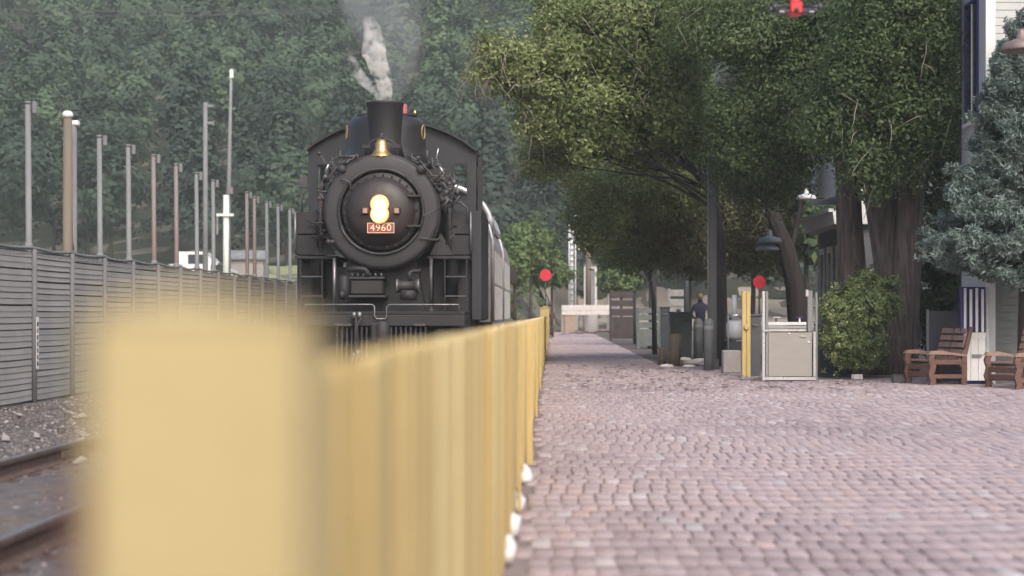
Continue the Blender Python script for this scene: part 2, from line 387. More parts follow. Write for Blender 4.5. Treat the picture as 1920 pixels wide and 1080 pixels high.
bal = bpy.data.objects.new('ballast_bed', _me); COL.objects.link(bal); bal['kind'] = "structure"; bal['label'] = 'dark gravel bed under the railway track'
bed = MB().box((2.45, 38.2, -.14), (9, 110, -.015)).box((4.3, 31.9, -.14), (9, 38.2, -.015))
solo('planting_bed', bed, M['dirt'], 'bare brown earth beside the brick platform', kind='structure')

def tcx(y): return -3.6+.42*float(sm((y-13)/17.))
# loose ballast stones as real little rocks
def rocks(name, n, xf, yf, zf, s0, s1, m, rs, **kw):
    tet = np.array([(1, 0, -.3), (-.4, .9, -.3), (-.5, -.85, -.3), (.1, .05, .75), (.5, .5, .35), (-.6, -.1, .4)])
    fc = np.array([(0, 1, 4), (1, 5, 3), (1, 3, 4), (0, 4, 3), (0, 3, 2), (2, 3, 5), (2, 5, 1), (0, 2, 1)])
    c = np.stack([xf(n), yf(n), np.zeros(n)], axis=1); c[:, 2] = zf(c[:, 0], c[:, 1])
    mid = np.abs(c[:, 0]-np.array([tcx(v) for v in c[:, 1]])) < 1.3; c = c[~mid | (rs.uniform(size=n) < .22)]; n = len(c)
    s = rs.uniform(s0, s1, n); a = rs.uniform(0, 6.28, n); ca, sa = np.cos(a), np.sin(a)
    T = tet[None]*(1+rs.uniform(-.3, .3, (n, 6, 3)))
    V = np.stack([T[..., 0]*ca[:, None]-T[..., 1]*sa[:, None], T[..., 0]*sa[:, None]+T[..., 1]*ca[:, None], T[..., 2]*.7], axis=-1)*s[:, None, None]+c[:, None]
    Fq = (fc[None]+np.arange(n)[:, None, None]*6).reshape(-1, 3)
    me = npmesh(name, V.reshape(-1, 3), Fq, m, tint=np.repeat(rs.uniform(0, 1, n), 8)); o = bpy.data.objects.new(name, me); COL.objects.link(o)
    tag(o, kind='stuff', **kw); return o
M['stone'] = mat('ballast_stone', (.2, .18, .18), (.12, .11, .11), .9, scale=20, tint=[(0, (.045, .04, .042)), (.6, (.13, .115, .115)), (.9, (.21, .185, .18)), (1, (.48, .44, .42))])
rocks('gravel', 26000, lambda n: RS.uniform(-6.65, -1.6, n), lambda n: 6+24*RS.uniform(0, 1, n)**1.3, lambda x, y: gz(x, y)+bz_(x, y)+.006-.012*(np.abs(x+3.6) < 1.3), .018, .045, M['stone'], RS,
      label='dark loose railway gravel scattered round the rails', cat='gravel')

# ------------------------------------------------------------------ platform
plat = tag(bpy.data.objects.new('brick_platform', None), 'worn pink brick station platform with loose joints', None, None, 'structure'); COL.objects.link(plat)
part('slab', MB().box((-.42, -3, -.6), (9.5, 31.9, -.016)).box((-.42, 31.9, -.6), (4.3, 38.2, -.016)).box((-.42, 38.2, -.6), (2.45, 116, -.016)), M['mortar'], plat)
BW, BD = .104, .32
def in_plat(x, y):
    return x < (9.3 if y < 31.6 else 4.25 if y < 38 else 2.4) and y < 115
rows = []; y = 6.4; r = 0
bricks = []
while y < 114:
    d = BD*(1 if y < 60 else 1.5)
    xmax = min(9.3, y*.285+.8); off = .05*math.sin(r*.55)+.03*math.sin(r*1.7)+RS.uniform(-.008, .008)
    shear = .06*math.sin(y*.21)+.05*math.sin(y*.53+1)
    x = -.14+off
    while x < xmax:
        xx = x+shear*(.3+x*.25)*1.0+.02*math.sin(x*3+y)
        if in_plat(xx, y) and xx > -.16:
            yy = y+.07*math.sin(x*1.1+y*.35)+.04*math.sin(x*2.9)
            bricks.append((xx, yy, r))
        x += BW
    y += d; r += 1
B = np.array(bricks)
def lowf(x, y): return .5*np.sin(x*1.3+y*.55)+.5*np.sin(x*.6-y*.9+2)+.4*np.sin(y*1.9+x*.3)
bz = .005*lowf(B[:, 0]*1.3, B[:, 1]*1.2)+RS.uniform(-.0028, .0028, len(B))
btint = np.clip(.40+.16*lowf(B[:, 0], B[:, 1]*.7)+RS.normal(0, .14, len(B)), 0, 1)
btint = np.where(RS.uniform(size=len(B)) < .045, RS.uniform(.9, 1, len(B)), btint)
hx, hy, ch = BW/2-.003, BD/2-.010, .005
def brick_verts():
    v = []
    for (zz, ix) in ((-.05, 0), (-ch, 0), (0, ch)):
        for (sx, sy) in ((-1, -1), (1, -1), (1, 1), (-1, 1)): v.append((sx*(hx-ix), sy*(hy-ix), zz))
    return np.array(v)
BV = brick_verts(); BF = []
for lvl in (0, 4):
    for k in range(4): BF.append((lvl+k, lvl+(k+1) % 4, lvl+4+(k+1) % 4, lvl+4+k))
BF.append((8, 9, 10, 11)); BF = np.array(BF)
order = np.argsort(B[:, 1]+.0*B[:, 0])
vis = [i for i in order if B[i, 0] < .2755*B[i, 1] and B[i, 1] > 7.3]
near = set(vis[:300]); rest = np.array([i for i in range(len(B)) if i not in near])
# ten differently tinted brick meshes shared by the near 300
bm_ = []
for k in range(12):
    bm_.append(npmesh('brick', BV, BF, M['brick'], tint=np.full(len(BF), (k+.5)/12)))
for i in sorted(near):
    k = min(11, int(btint[i]*12))
    inst('brick', bm_[k], plat, (B[i, 0], B[i, 1], bz[i]), (RS.normal(0, .007), RS.normal(0, .010), RS.normal(0, .02)))
n = len(rest); th = RS.normal(0, .02, n); tx = RS.normal(0, .015, n); ty = RS.normal(0, .008, n)
V = np.repeat(BV[None], n, axis=0); X = V[..., 0]*np.cos(th)[:, None]-V[..., 1]*np.sin(th)[:, None]; Yv = V[..., 0]*np.sin(th)[:, None]+V[..., 1]*np.cos(th)[:, None]
Zv = V[..., 2]+V[..., 0]*tx[:, None]+V[..., 1]*ty[:, None]
V = np.stack([X+B[rest, 0][:, None], Yv+B[rest, 1][:, None], Zv+bz[rest][:, None]], axis=-1).reshape(-1, 3)
me = npmesh('bricks_beyond', V, (BF[None]+np.arange(n)[:, None, None]*12).reshape(-1, 4), M['brick'], tint=np.repeat(btint[rest], len(BF)))
o = bpy.data.objects.new('brick_paving', me); COL.objects.link(o); o.parent = plat; tag(o, kind='stuff')
# dry leaves and crumbs on the platform
c = np.stack([RS.uniform(.2, 5.5, 330), RS.uniform(25, 38, 330), np.full(330, .012)], axis=1); c = c[c[:, 0] < .25*c[:, 1]-1.5]
V, Fq, T = leaves(c, .09, 3, .075, RS, up=2); V[:, 2] = np.abs(V[:, 2]-.012)*.35+.012
me = npmesh('leaf_litter', V, Fq, M['leaflitter']); o = bpy.data.objects.new('leaf_litter', me); COL.objects.link(o)
tag(o, 'dry brown leaves scattered over the far brick platform', 'leaf litter', kind='stuff')

# ------------------------------------------------------------------ track
def tcx(y): return -3.6+.42*float(sm((y-13)/17.))
track = tag(bpy.data.objects.new('railway_track', None), 'railway track under the locomotive with two steel rails on timber ties', None, None, 'structure'); COL.objects.link(track)
tie_me = MB().box((-1.3, -.115, -.16), (1.3, .115, 0), bev=.012).mesh('tie'); tie_me.materials.append(M['tie'])
plate_me = MB().box((-.17, -.09, 0), (.17, .09, .02)).cyl((-.11, -.05, .02), (-.11, -.05, .05), .018, n=6).cyl((.11, .05, .02), (.11, .05, .05), .018, n=6).mesh('tie_plate'); plate_me.materials.append(M['rust'])
yy = 5.0; k = 0
while yy < 66:
    t = inst('tie', tie_me, track, (tcx(yy), yy, -.150+random.uniform(-.01, .006)), (0, 0, random.uniform(-.02, .02)))
    for s in (-1, 1):
        p = plate_me.copy() if False else plate_me
        q = inst('tie_plate', p, track, (tcx(yy)+s*.755, yy, -.165))
    yy += .52; k += 1
for s in (-1, 1):
    prof = [(-.075, -.155), (.075, -.155), (.075, -.142), (.014, -.12), (.011, -.045), (.036, -.036), (.036, -.006), (.028, -.001), (-.028, -.001), (-.036, -.006), (-.036, -.036), (-.011, -.045), (-.014, -.12), (-.075, -.142)]
    ys = np.concatenate([np.linspace(3, 32, 40), np.linspace(33, 76, 20)]); mb = MB(); top = MB(); vs = []; fs = []
    for y in ys:
        for (a, z) in prof: vs.append((tcx(y)+s*.755+a, y, z))
    npf = len(prof)
    for i in range(len(ys)-1):
        for k in range(npf):
            a = i*npf+k; b = i*npf+(k+1) % npf; fs.append((a, a+npf, b+npf, b))
    mb.add(vs, fs); r_ = part('rail', mb, M['rust'], track)
    vs = []; fs = []
    for y in ys:
        x = tcx(y)+s*.755; vs += [(x-.030, y, .001), (x+.030, y, .001)]
    fs = [(2*i, 2*i+1, 2*i+3, 2*i+2) for i in range(len(ys)-1)]
    part('running_surface', MB().add(vs, fs), M['railtop'], r_)
    for y in (11.6, 20.5, 12.9 if s > 0 else 15.3):     # joint bars
        x = tcx(y)+s*.755
        part('joint_bar', MB().box((x-.04, y-.35, -.115), (x-.02, y+.35, -.05)).box((x+.02, y-.35, -.115), (x+.04, y+.35, -.05)), M['rust'], r_)
# the line curving away behind the train
def curve_rail(pts, parent):
    for s in (-.75, .75):
        mb = MB(); P2 = []
        for i, (x, y) in enumerate(pts):
            a = Vector(pts[min(i+1, len(pts)-1)])-Vector(pts[max(i-1, 0)]); a = a.normalized(); nx, ny = -a.y, a.x
            X_, Y_ = x+nx*s, y+ny*s; P2.append((X_, Y_, float(gz(X_, Y_))+.14))
        mb.tube(P2, .06, n=5); part('rail', mb, M['rust'], parent)
def smooth_path(pts, n=24):
    out = []
    for i in range(len(pts)-1):
        p0 = Vector(pts[max(i-1, 0)]); p1 = Vector(pts[i]); p2 = Vector(pts[i+1]); p3 = Vector(pts[min(i+2, len(pts)-1)])
        for k in range(n):
            t = k/n; out.append(tuple(.5*((2*p1)+(p2-p0)*t+(2*p0-5*p1+4*p2-p3)*t*t+(3*p1-p0-3*p2+p3)*t**3)))
    out.append(tuple(pts[-1])); return out
far = tag(bpy.data.objects.new('far_track', None), 'rusty track curving right on the slope behind the train', None, None, 'structure'); COL.objects.link(far)
cp = smooth_path([(-3.2, 72), (-3.0, 80), (-2.1, 90), (.2, 100), (4.5, 108), (11, 113), (22, 116)], 10)
curve_rail(cp, far)
curve_rail(smooth_path([(-14, 112), (-5, 117), (5, 120.5), (22, 124)], 10), far)

# ------------------------------------------------------------------ grey slatted fence with tall posts, left
FX = -6.76; SP = 1.73; y0 = 22.07-4*SP
fence = thing('slatted_fence', 'long grey horizontal slatted fence with bent top wire beside the track', 'fence', (FX, 22, 0))
slat_me = MB(); n_ = 8; prof_v = []
for i in range(n_+1):
    t = i/n_; yv = (t-.5)*(SP-.02); sag = -.006*(1-(2*t-1)**2)
    prof_v += [(.0, yv, sag-.036), (.012, yv, sag-.03), (.005, yv, sag+.036), (0, yv, sag+.036)]
slat_me.add(prof_v, [(4*i+k, 4*i+(k+1) % 4, 4*i+4+(k+1) % 4, 4*i+4+k) for i in range(n_) for k in range(4)])
slm = slat_me.mesh('slat'); slm.materials.append(M['mesh'])
far_slats = MB(); NR = 25; posts_seen = 0; bays = 18
for b_ in range(bays):
    yc = y0+(b_+.5)*SP
    for rr_ in range(NR):
        z = .04+rr_*(1.93/NR)+.035
        dz = random.uniform(-.008, .008)
        if 4 <= b_ < 16 and (b_ != 15):
            inst('slat', slm, fence, (.01, yc-22, z+dz), (random.uniform(-.004, .004), random.uniform(-.15, .1), random.uniform(-.003, .003)))
        else:
            for v in (1,): far_slats.add([(FX+.01+p[0], yc+p[1], z+dz+p[2]) for p in prof_v], [(4*i+k, 4*i+(k+1) % 4, 4*i+4+(k+1) % 4, 4*i+4+k) for i in range(n_) for k in range(4)])
part('slats_beyond', far_slats, M['mesh'], fence, kind='stuff')
part('backing_cloth', MB().box((FX-.03, y0, .02), (FX-.012, y0+bays*SP, 1.97)), M['meshdark'], fence)
pt = []
for i in range(bays*4+1):
    y = y0+i*SP/4; pt.append((FX+.02, y, 2.02+(-.03*math.sin((i % 4)/4*PI)) + random.uniform(-.008, .008)))
part('top_wire', MB().tube(pt, .022, n=5), M['galv'], fence)
part('top_band', MB().tube([(p[0]-.01, p[1], p[2]-.07-.02*random.random()) for p in pt], .013, n=5), M['steelrail'], fence)
for b_ in range(bays+1):
    y = y0+b_*SP
    part('post', MB().cyl((FX+.045, y, -.2), (FX+.045, y, 2.0), .035, n=8), M['fencepost'], fence)
tagp = part('post_notice', MB().box((FX+.083, 22.02, .45), (FX+.088, 22.12, 1.12)), M['white'], fence)
for k in range(7):
    part('printed_mark', MB().box((FX+.089, 22.035+.01*(k % 2), .49+k*.085), (FX+.0905, 22.10-.008*(k % 3), .545+k*.085)), M['darkgrey'], tagp)
# tall posts of the fence line (each stands just behind the slats)
tall = [(58, 195, 0), (191, 258, 0), (245, 275, 0), (292, 293, 1), (334, 310, 1), (372, 326, 0), (403, 340, 0), (466, 362, 1), (480, 371, 1), (503, 380, 0), (524, 386, 0), (546, 393, 0)]
ords = ['leftmost of the row', 'just right of the wooden pole', 'second right of the wooden pole', 'fourth of the row', 'fifth of the row',
        'left of the bracketed pole', 'between bracketed pole and tall white pole', 'left one of a close pair', 'right one of a close pair', 'third upright left of the locomotive', 'second upright left of the locomotive', 'nearest to the locomotive ladder']
for i, (px, py, ru) in enumerate(tall):
    Y = -(FX-.07)*F/(1038-px); X_ = FX-.10; z = ZA(py, Y)
    t = thing('tall_post', ('rusty' if ru else 'grey') + ' metal post above the slatted fence, ' + ords[i], 'post', (X_, Y, 0), 'tall metal posts along the slatted fence')
    part('shaft', MB().tube([(X_, Y, -.2), (X_+.004, Y, 1.9), (X_-.01, Y, z)], [.045, .042, .038], n=8), M['rustpost'] if ru else M['galv'], t)
    part('cap', MB().cyl((X_-.01, Y, z+.001), (X_-.01, Y, z+.035), .045, n=8), M['galv'], t)
    f_ = part('fitting', MB().box((X_+.05, Y-.03, z-.13), (X_+.11, Y+.03, z+.03), bev=.01), M['galv'], t)
    part('bracket', MB().box((X_+.0, Y-.012, z-.10), (X_+.05, Y+.012, z-.07)), M['pipe'], f_)
    part('clamp', MB().lathe((X_, Y, 2.0), [(.05, 0), (.055, .02), (.055, .06), (.05, .08)], n=8), M['galv'], t)
# wooden pole and light pole pair
Y = 23.9; t = thing('wooden_pole', 'brown wooden pole with a white globe lamp on its top', 'pole', (XA(127, Y), Y, 0))
part('shaft', MB().tube([(XA(127, Y), Y, -.2), (XA(127, Y), Y, ZA(222, Y))], [.085, .06], n=10), M['woodpole'], t)
part('globe_lamp', MB().lathe((XA(127, Y), Y, ZA(222, Y)), [(.03, 0), (.075, .02), (.08, .06), (.05, .10), (.001, .11)], n=12), M['white'], t)
Y = 24.3; x = XA(138, Y); t = thing('metal_pole', 'pale grey pole with small lamp and hanging cable, right beside the wooden pole', 'pole', (x, Y, 0))
part('shaft', MB().tube([(x, Y, -.2), (x, Y, ZA(235, Y))], [.055, .045], n=10), M['galv'], t)
part('lamp_head', MB().box((x-.06, Y-.05, ZA(236, Y)), (x+.08, Y+.06, ZA(226, Y)), bev=.015), M['white'], t)
part('cable', MB().tube([(x-.055, Y-.06, ZA(240, Y)), (x-.045, Y-.07, ZA(350, Y)), (x-.06, Y-.06, ZA(420, Y)), (x+.02, Y-.07, ZA(468, Y))], .012, n=5), M['wire'], t)
# utility poles further off
def gnd(x, y): return float(gz(x, y))
Y = 78.; x = XA(385, Y); t = thing('utility_pole', 'grey steel pole with two short side brackets near its top', 'pole', (x, Y, gnd(x, Y)))
part('shaft', MB().tube([(x, Y, gnd(x, Y)-.2), (x, Y, ZA(192, Y))], [.13, .10], n=8), M['galv'], t)
for zz in (196, 228): part('bracket', MB().box((x+.08, Y-.06, ZA(zz+5, Y)), (x+.38, Y+.06, ZA(zz, Y))), M['galv'], t)
part('bracket', MB().box((x+.34, Y-.05, ZA(236, Y)), (x+.40, Y+.05, ZA(226, Y))), M['galv'], t)
Y = 84.; x = XA(431, Y); t = thing('utility_pole', 'very tall thin white pole with crossarm fittings, tallest behind the fence', 'pole', (x, Y, gnd(x, Y)))
part('shaft', MB().tube([(x-.12, Y, gnd(x, Y)-.2), (x-.06, Y, ZA(360, Y)), (x+.06, Y, ZA(140, Y))], [.17, .11, .07], n=8), M['galv'], t)
part('top_fitting', MB().box((x, Y-.08, ZA(146, Y)), (x+.18, Y+.08, ZA(130, Y))), M['white'], t)
part('lower_sleeve', MB().tube([(x-.18, Y-.05, gnd(x, Y)), (x-.16, Y-.05, ZA(366, Y))], .16, n=8), M['white'], t)
part('crossarm', MB().box((XA(408, Y), Y-.3, ZA(406, Y)), (XA(440, Y), Y-.2, ZA(401, Y))), M['white'], t)
part('crossarm', MB().box((XA(408, Y), Y-.3, ZA(440, Y)), (XA(411, Y), Y-.2, ZA(406, Y))), M['galv'], t)
part('small_box', MB().box((XA(433, Y), Y-.4, ZA(364, Y)), (XA(439, Y), Y-.2, ZA(352, Y))), M['rustpost'], t)
for (a, b_, lab) in (((-300, 8, 130), (760, 12, 150), 'upper thin overhead wire crossing the hillside'), ((-300, 22, 130), (760, 16, 150), 'lower thin overhead wire crossing the hillside')):
    A_ = P(*a); B_ = P(*b_); mb = MB().tube([A_.lerp(B_, k/12)-Vector((0, 0, .5*math.sin(PI*k/12))) for k in range(13)], .035, n=4)
    solo('overhead_wire', mb, M['wire'], lab, 'wire', loc=tuple(A_))

# vehicles parked on the field
def car(px, Y, L, label, van=False, h=1.6, rz=0):
    x = XA(px, Y); z = gnd(x, Y); t = thing('parked_van' if van else 'parked_car', label, 'van' if van else 'car', (x, Y, z+.03), 'vehicles parked behind the fence', rz)
    W = 1.8; L2 = L/2
    if van: side = [(-L2, .35), (-L2, h*.95), (-L2+.15, h), (L2-1.5, h), (L2-.75, h*.62), (L2-.05, h*.5), (L2, .35)]
    else: side = [(-L2, .35), (-L2, .85), (-L2+.5, .95), (-L2+1.0, h), (L2-1.9, h), (L2-1.25, .95), (L2-.15, .8), (L2, .4)]
    part('body', MB().prism([(a, -W/2, b) for a, b in side], (0, W, 0)), M['carpaint'], t, local=True)
    for s in (-L2+.8, L2-.8):
        for q in (-1, 1):
            w = part('wheel', MB().lathe((s, q*(W/2-.1), .32), [(.001, -.11), (.2, -.11), (.32, -.09), (.32, .09), (.2, .11), (.001, .11)], axis='y', n=14), M['tyre'], t, local=True)
    gl = MB()
    x0_, x1_ = (-L2+1.2, L2-2.0) if not van else (L2-2.3, L2-1.45)
    gl.box((x0_, -W/2-.006, h*.66), (x1_, W/2+.006, h*.92))
    part('side_window', gl, M['glass'], t, local=True)
    part('front_window', MB().prism([(side[-4][0]+.02 if van else L2-1.86, -W/2+.15, h*.9), (L2-.78 if van else L2-1.25, -W/2+.15, h*.64 if van else .98), (L2-.78 if van else L2-1.25, W/2-.15, h*.64 if van else .98), (side[-4][0]+.02 if van else L2-1.86, W/2-.15, h*.9)], (.012, 0, .012)), M['glass'], t, local=True)
    for q in (-1, 1): part('headlight', MB().box((L2-.03, q*.6-.15, .6), (L2+.012, q*.6+.15, .74)), M['white'], t, local=True)
car(345, 88, 2.6, 'low white car, leftmost parked vehicle behind the fence', h=1.35)
car(388, 90, 3.0, 'pale grey van between the posts left of the tall white pole', van=True, h=1.9)
car(428, 86, 2.6, 'white car with dark windows parked at the foot of the tall white pole', van=False, h=1.75)
Y = 92; x = XA(462, Y)
b_ = thing('shed', 'low grey shed roof right of the tall white pole', 'shed', (x, Y, gnd(x, Y)))
part('wall', MB().box((x-.9, Y, gnd(x, Y)-.1), (x+.9, Y+1.6, gnd(x, Y)+1.5)), M['concrete'], b_)
part('roof', MB().prism([(x-1.1, Y-.2, gnd(x, Y)+1.5), (x+1.1, Y-.2, gnd(x, Y)+1.5), (x+1.0, Y+.8, gnd(x, Y)+1.95), (x-1.0, Y+.8, gnd(x, Y)+1.95)], (0, 0, .08)), M['galv'], b_)

# ------------------------------------------------------------------ hillside forest
def forest():
    rs = np.random.RandomState(5); Vs = []; Ts = []; n0 = 0
    pts = []
    y = 128.
    while y < 285:
        step = 7.4+(y-128)*.008; w0, w1 = -.345*y-6, .30*y+4
        x = w0+rs.uniform(0, step)
        while x < w1:
            pts.append((x+rs.uniform(-1.4, 1.4), y+rs.uniform(-1.6, 1.6))); x += step
        y += step*.85
    pts = np.array(pts); out = []
    for (x, y) in pts:
        low = y < 158; z = gnd(x, y)
        kind = rs.uniform()
        h = rs.uniform(10, 16); w = rs.uniform(2.8, 4.4)
        patch = .5+.5*math.sin(x*.06+1.2)*math.cos(y*.07+x*.02)
        tb = (.04 if low else .20+.14*min(1, (y-158)/50.))+.42*patch*(0 if low else 1)+rs.uniform(-.22, .22)  # lower trees tinted darker, shade put into the colour
        hd = .42 if y < 175 else .52
        nc = 84; per = 17 if y < 175 else 14
        if kind < .55:   # conical pine
            t_ = rs.uniform(0, 1, nc)**.8; a = rs.uniform(0, 6.28, nc); r_ = w*(1.05-t_)*rs.uniform(.5, 1, nc)
            c = np.stack([x+np.cos(a)*r_, y+np.sin(a)*r_, z+h*.18+t_*h*.82], axis=1); d = np.stack([np.cos(a), np.sin(a), np.full(nc, .5)], axis=1)
        else:            # rounder crown
            d = rs.normal(size=(nc, 3)); d /= np.linalg.norm(d, axis=1, keepdims=True)
            c = np.array([x, y, z+h*.58])+d*np.array([w, w, h*.38])*rs.uniform(.5, 1, (nc, 1))
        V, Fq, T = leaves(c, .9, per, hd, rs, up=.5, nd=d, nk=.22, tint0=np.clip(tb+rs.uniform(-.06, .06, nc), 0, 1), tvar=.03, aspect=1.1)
        out.append((V, T))
    V = np.concatenate([o[0] for o in out]); T = np.concatenate([o[1] for o in out])
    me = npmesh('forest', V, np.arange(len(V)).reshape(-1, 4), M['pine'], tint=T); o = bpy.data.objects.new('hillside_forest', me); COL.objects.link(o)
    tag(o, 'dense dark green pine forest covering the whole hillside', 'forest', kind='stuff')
    mb = MB()
    for (x, y) in pts[::2]:
        if y < 175: z = gnd(x, y); mb.tube([(x, y, z-.2), (x, y, z+4.5)], [.2, .08], n=5, cap=False)
    solo('forest_trunks', mb, M['bark2'], 'thin dark trunks standing in the hillside forest', 'tree trunks', kind='stuff')
forest()

def plant(name, label, cat, base_p, blobs, n, per, size, m, seed, spread=.25, trunk=None, group=None, tvar=.25, barkm=None, inner=.35, limbs=True, twigs=0, droop=0, shade=None):
    rs = np.random.RandomState(seed); rnd = random.Random(seed)
    t = thing(name, label, cat, tuple(base_p), group)
    C, d = blob_points(blobs, n, rs, inner)
    out_ = rs.uniform(size=n) < .07; C[out_] += d[out_]*rs.uniform(.08, .45, (int(out_.sum()), 1))*min(1., size*14)
    tt = np.clip(rs.uniform(.2, .75, n), 0, 1)
    if shade is not None: tt = np.clip(tt+shade(C), 0, 1)  # light and shade added to the leaf tint by position
    d = d+rs.normal(size=d.shape)*.25
    V, Fq, T = leaves(C, spread, per, size, rs, tint0=tt, tvar=tvar, droop=droop, nd=d, up=.45)
    V = V-np.array(tuple(base_p))
    me = npmesh('crown', V, Fq, m, tint=T); o = bpy.data.objects.new('foliage' if cat in ('bush', 'shrub') else 'crown', me); COL.objects.link(o); o.parent = t
    bm = barkm or M['bark']
    if trunk:
        for tr in trunk:
            part('trunk', MB().tube(tr[0], tr[1], n=44 if tr[1][0] > .15 else 8, lump=.07 if tr[1][0] > .15 else 0, seed=seed), bm, t)
        if limbs:
            mb = MB()
            for (c_, r_) in blobs:
                c_ = Vector(c_); tr = min(trunk, key=lambda q: (Vector(q[0][-1])-c_).length)
                st = Vector(tr[0][-1]).lerp(Vector(tr[0][-2]), rnd.uniform(0, .5)); md = st.lerp(c_, .5)+Vector((rnd.uniform(-.3, .3), rnd.uniform(-.2, .2), rnd.uniform(.0, .4)))
                rr0 = tr[1][-1]*.42
                mb.tube([st, st.lerp(md, .5)+Vector((0, 0, .1)), md, c_], [rr0, rr0*.7, rr0*.5, rr0*.2], n=7)
                rad = r_ if not hasattr(r_, '__len__') else min(r_)
                for k in range(5):
                    e = c_+Vector((rnd.uniform(-1, 1), rnd.uniform(-1, 1), rnd.uniform(-.7, .8)))*rad*.8
                    mb.tube([md.lerp(c_, .6), (md.lerp(c_, .6)+e)/2+Vector((0, 0, .12)), e], [rr0*.28, rr0*.2, .006], n=5)
            part('limb', mb, bm, t)
    if twigs:
        mb = MB()
        for k in range(twigs):
            b = blobs[rnd.randrange(len(blobs))]; c_ = Vector(b[0]); r_ = b[1] if hasattr(b[1], '__len__') else (b[1],)*3
            p = c_+Vector((rnd.uniform(-1, 1)*r_[0], -r_[1]*rnd.uniform(.6, 1.05), rnd.uniform(-.8, .6)*r_[2])); pts_ = [p]
            v = Vector((rnd.uniform(-.5, .5), rnd.uniform(-.3, .1), rnd.uniform(-.6, .1)))
            for q in range(4): v = v+Vector((rnd.uniform(-.2, .2), rnd.uniform(-.1, .1), -.12)); p = p+v*.22; pts_.append(p)
            mb.tube(pts_, [.015, .013, .010, .008, .004], n=4)
        o = part('twigs', mb, M['twig'], t, kind='stuff')
    return t

# ---- trees of the right side (world points through their distance)
def bl(px, py, Y, rx, rz_, ry=None):
    return (P(px, py, Y), (rx*Y/F, (ry or (rx+rz_)/2)*Y/F, rz_*Y/F))
Yb = 38.
bx = XA(1352, Yb)
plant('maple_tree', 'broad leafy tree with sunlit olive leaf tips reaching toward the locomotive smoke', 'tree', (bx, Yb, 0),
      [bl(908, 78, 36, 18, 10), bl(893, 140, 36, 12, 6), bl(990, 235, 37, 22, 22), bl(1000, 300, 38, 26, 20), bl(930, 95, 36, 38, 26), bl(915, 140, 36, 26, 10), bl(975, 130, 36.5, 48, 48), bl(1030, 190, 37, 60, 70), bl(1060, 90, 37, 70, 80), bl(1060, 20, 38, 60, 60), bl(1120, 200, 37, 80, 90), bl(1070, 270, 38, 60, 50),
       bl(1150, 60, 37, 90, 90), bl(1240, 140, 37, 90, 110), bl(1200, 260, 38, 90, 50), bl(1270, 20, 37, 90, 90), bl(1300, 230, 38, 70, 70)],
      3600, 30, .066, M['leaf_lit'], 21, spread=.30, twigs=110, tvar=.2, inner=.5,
      shade=lambda C: .30*sm((XA(1120, 37)-C[:, 0])/1.6)+.10*np.sin(C[:, 2]*3+C[:, 0]*2)-.14*sm((C[:, 0]-XA(1130, 37))/1.2),  # left tips tinted as sunlit, right side as shaded
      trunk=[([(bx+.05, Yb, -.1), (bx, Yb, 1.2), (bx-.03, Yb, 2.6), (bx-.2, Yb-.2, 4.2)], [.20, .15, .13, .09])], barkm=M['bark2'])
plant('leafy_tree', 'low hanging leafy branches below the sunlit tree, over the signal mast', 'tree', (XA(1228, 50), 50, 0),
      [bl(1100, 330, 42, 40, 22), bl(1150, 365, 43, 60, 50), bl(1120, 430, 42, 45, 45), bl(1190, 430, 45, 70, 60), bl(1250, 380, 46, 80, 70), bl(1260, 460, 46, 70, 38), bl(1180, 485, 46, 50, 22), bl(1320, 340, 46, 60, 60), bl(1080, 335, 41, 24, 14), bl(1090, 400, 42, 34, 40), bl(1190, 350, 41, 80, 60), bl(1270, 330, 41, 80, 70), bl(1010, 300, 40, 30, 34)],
      2300, 28, .066, M['leaf_lit'], 23, spread=.34, tvar=.16, inner=.45, twigs=20, shade=lambda C: .16+.15*sm((C[:, 2]-4.2)/.9)*sm((XA(1140, 42)-C[:, 0])/.9),  # tint raised as if lit, most at the upper left
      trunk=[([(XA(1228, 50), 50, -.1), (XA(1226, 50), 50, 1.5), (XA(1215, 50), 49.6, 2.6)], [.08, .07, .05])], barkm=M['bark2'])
Yc = 41.
plant('brown_tree', 'dull brownish tree with a thick leaning forked trunk behind the steel gate', 'tree', (XA(1500, Yc), Yc, 0),
      [bl(1310, 430, 43, 80, 70), bl(1400, 380, 43, 80, 70), bl(1400, 460, 44, 60, 50), bl(1290, 480, 44, 70, 34), bl(1240, 400, 43, 70, 60), bl(1450, 430, 43.5, 40, 60), bl(1450, 300, 43, 80, 60), bl(1360, 320, 44, 70, 50)],
      2300, 26, .06, M['leaf_dull'], 25, spread=.36, tvar=.16, inner=.4, twigs=30,
      trunk=[([P(1505, 705, Yc), P(1500, 620, Yc), P(1492, 540, Yc), P(1475, 470, Yc), P(1448, 400, Yc), P(1435, 300, Yc)], [.34, .27, .24, .21, .17, .09]),
             ([P(1492, 530, Yc), P(1480, 480, Yc+.2), P(1500, 400, Yc+.6), P(1510, 300, Yc+.8)], [.10, .08, .06, .04])], barkm=M['bark2'])
Ya = 32.
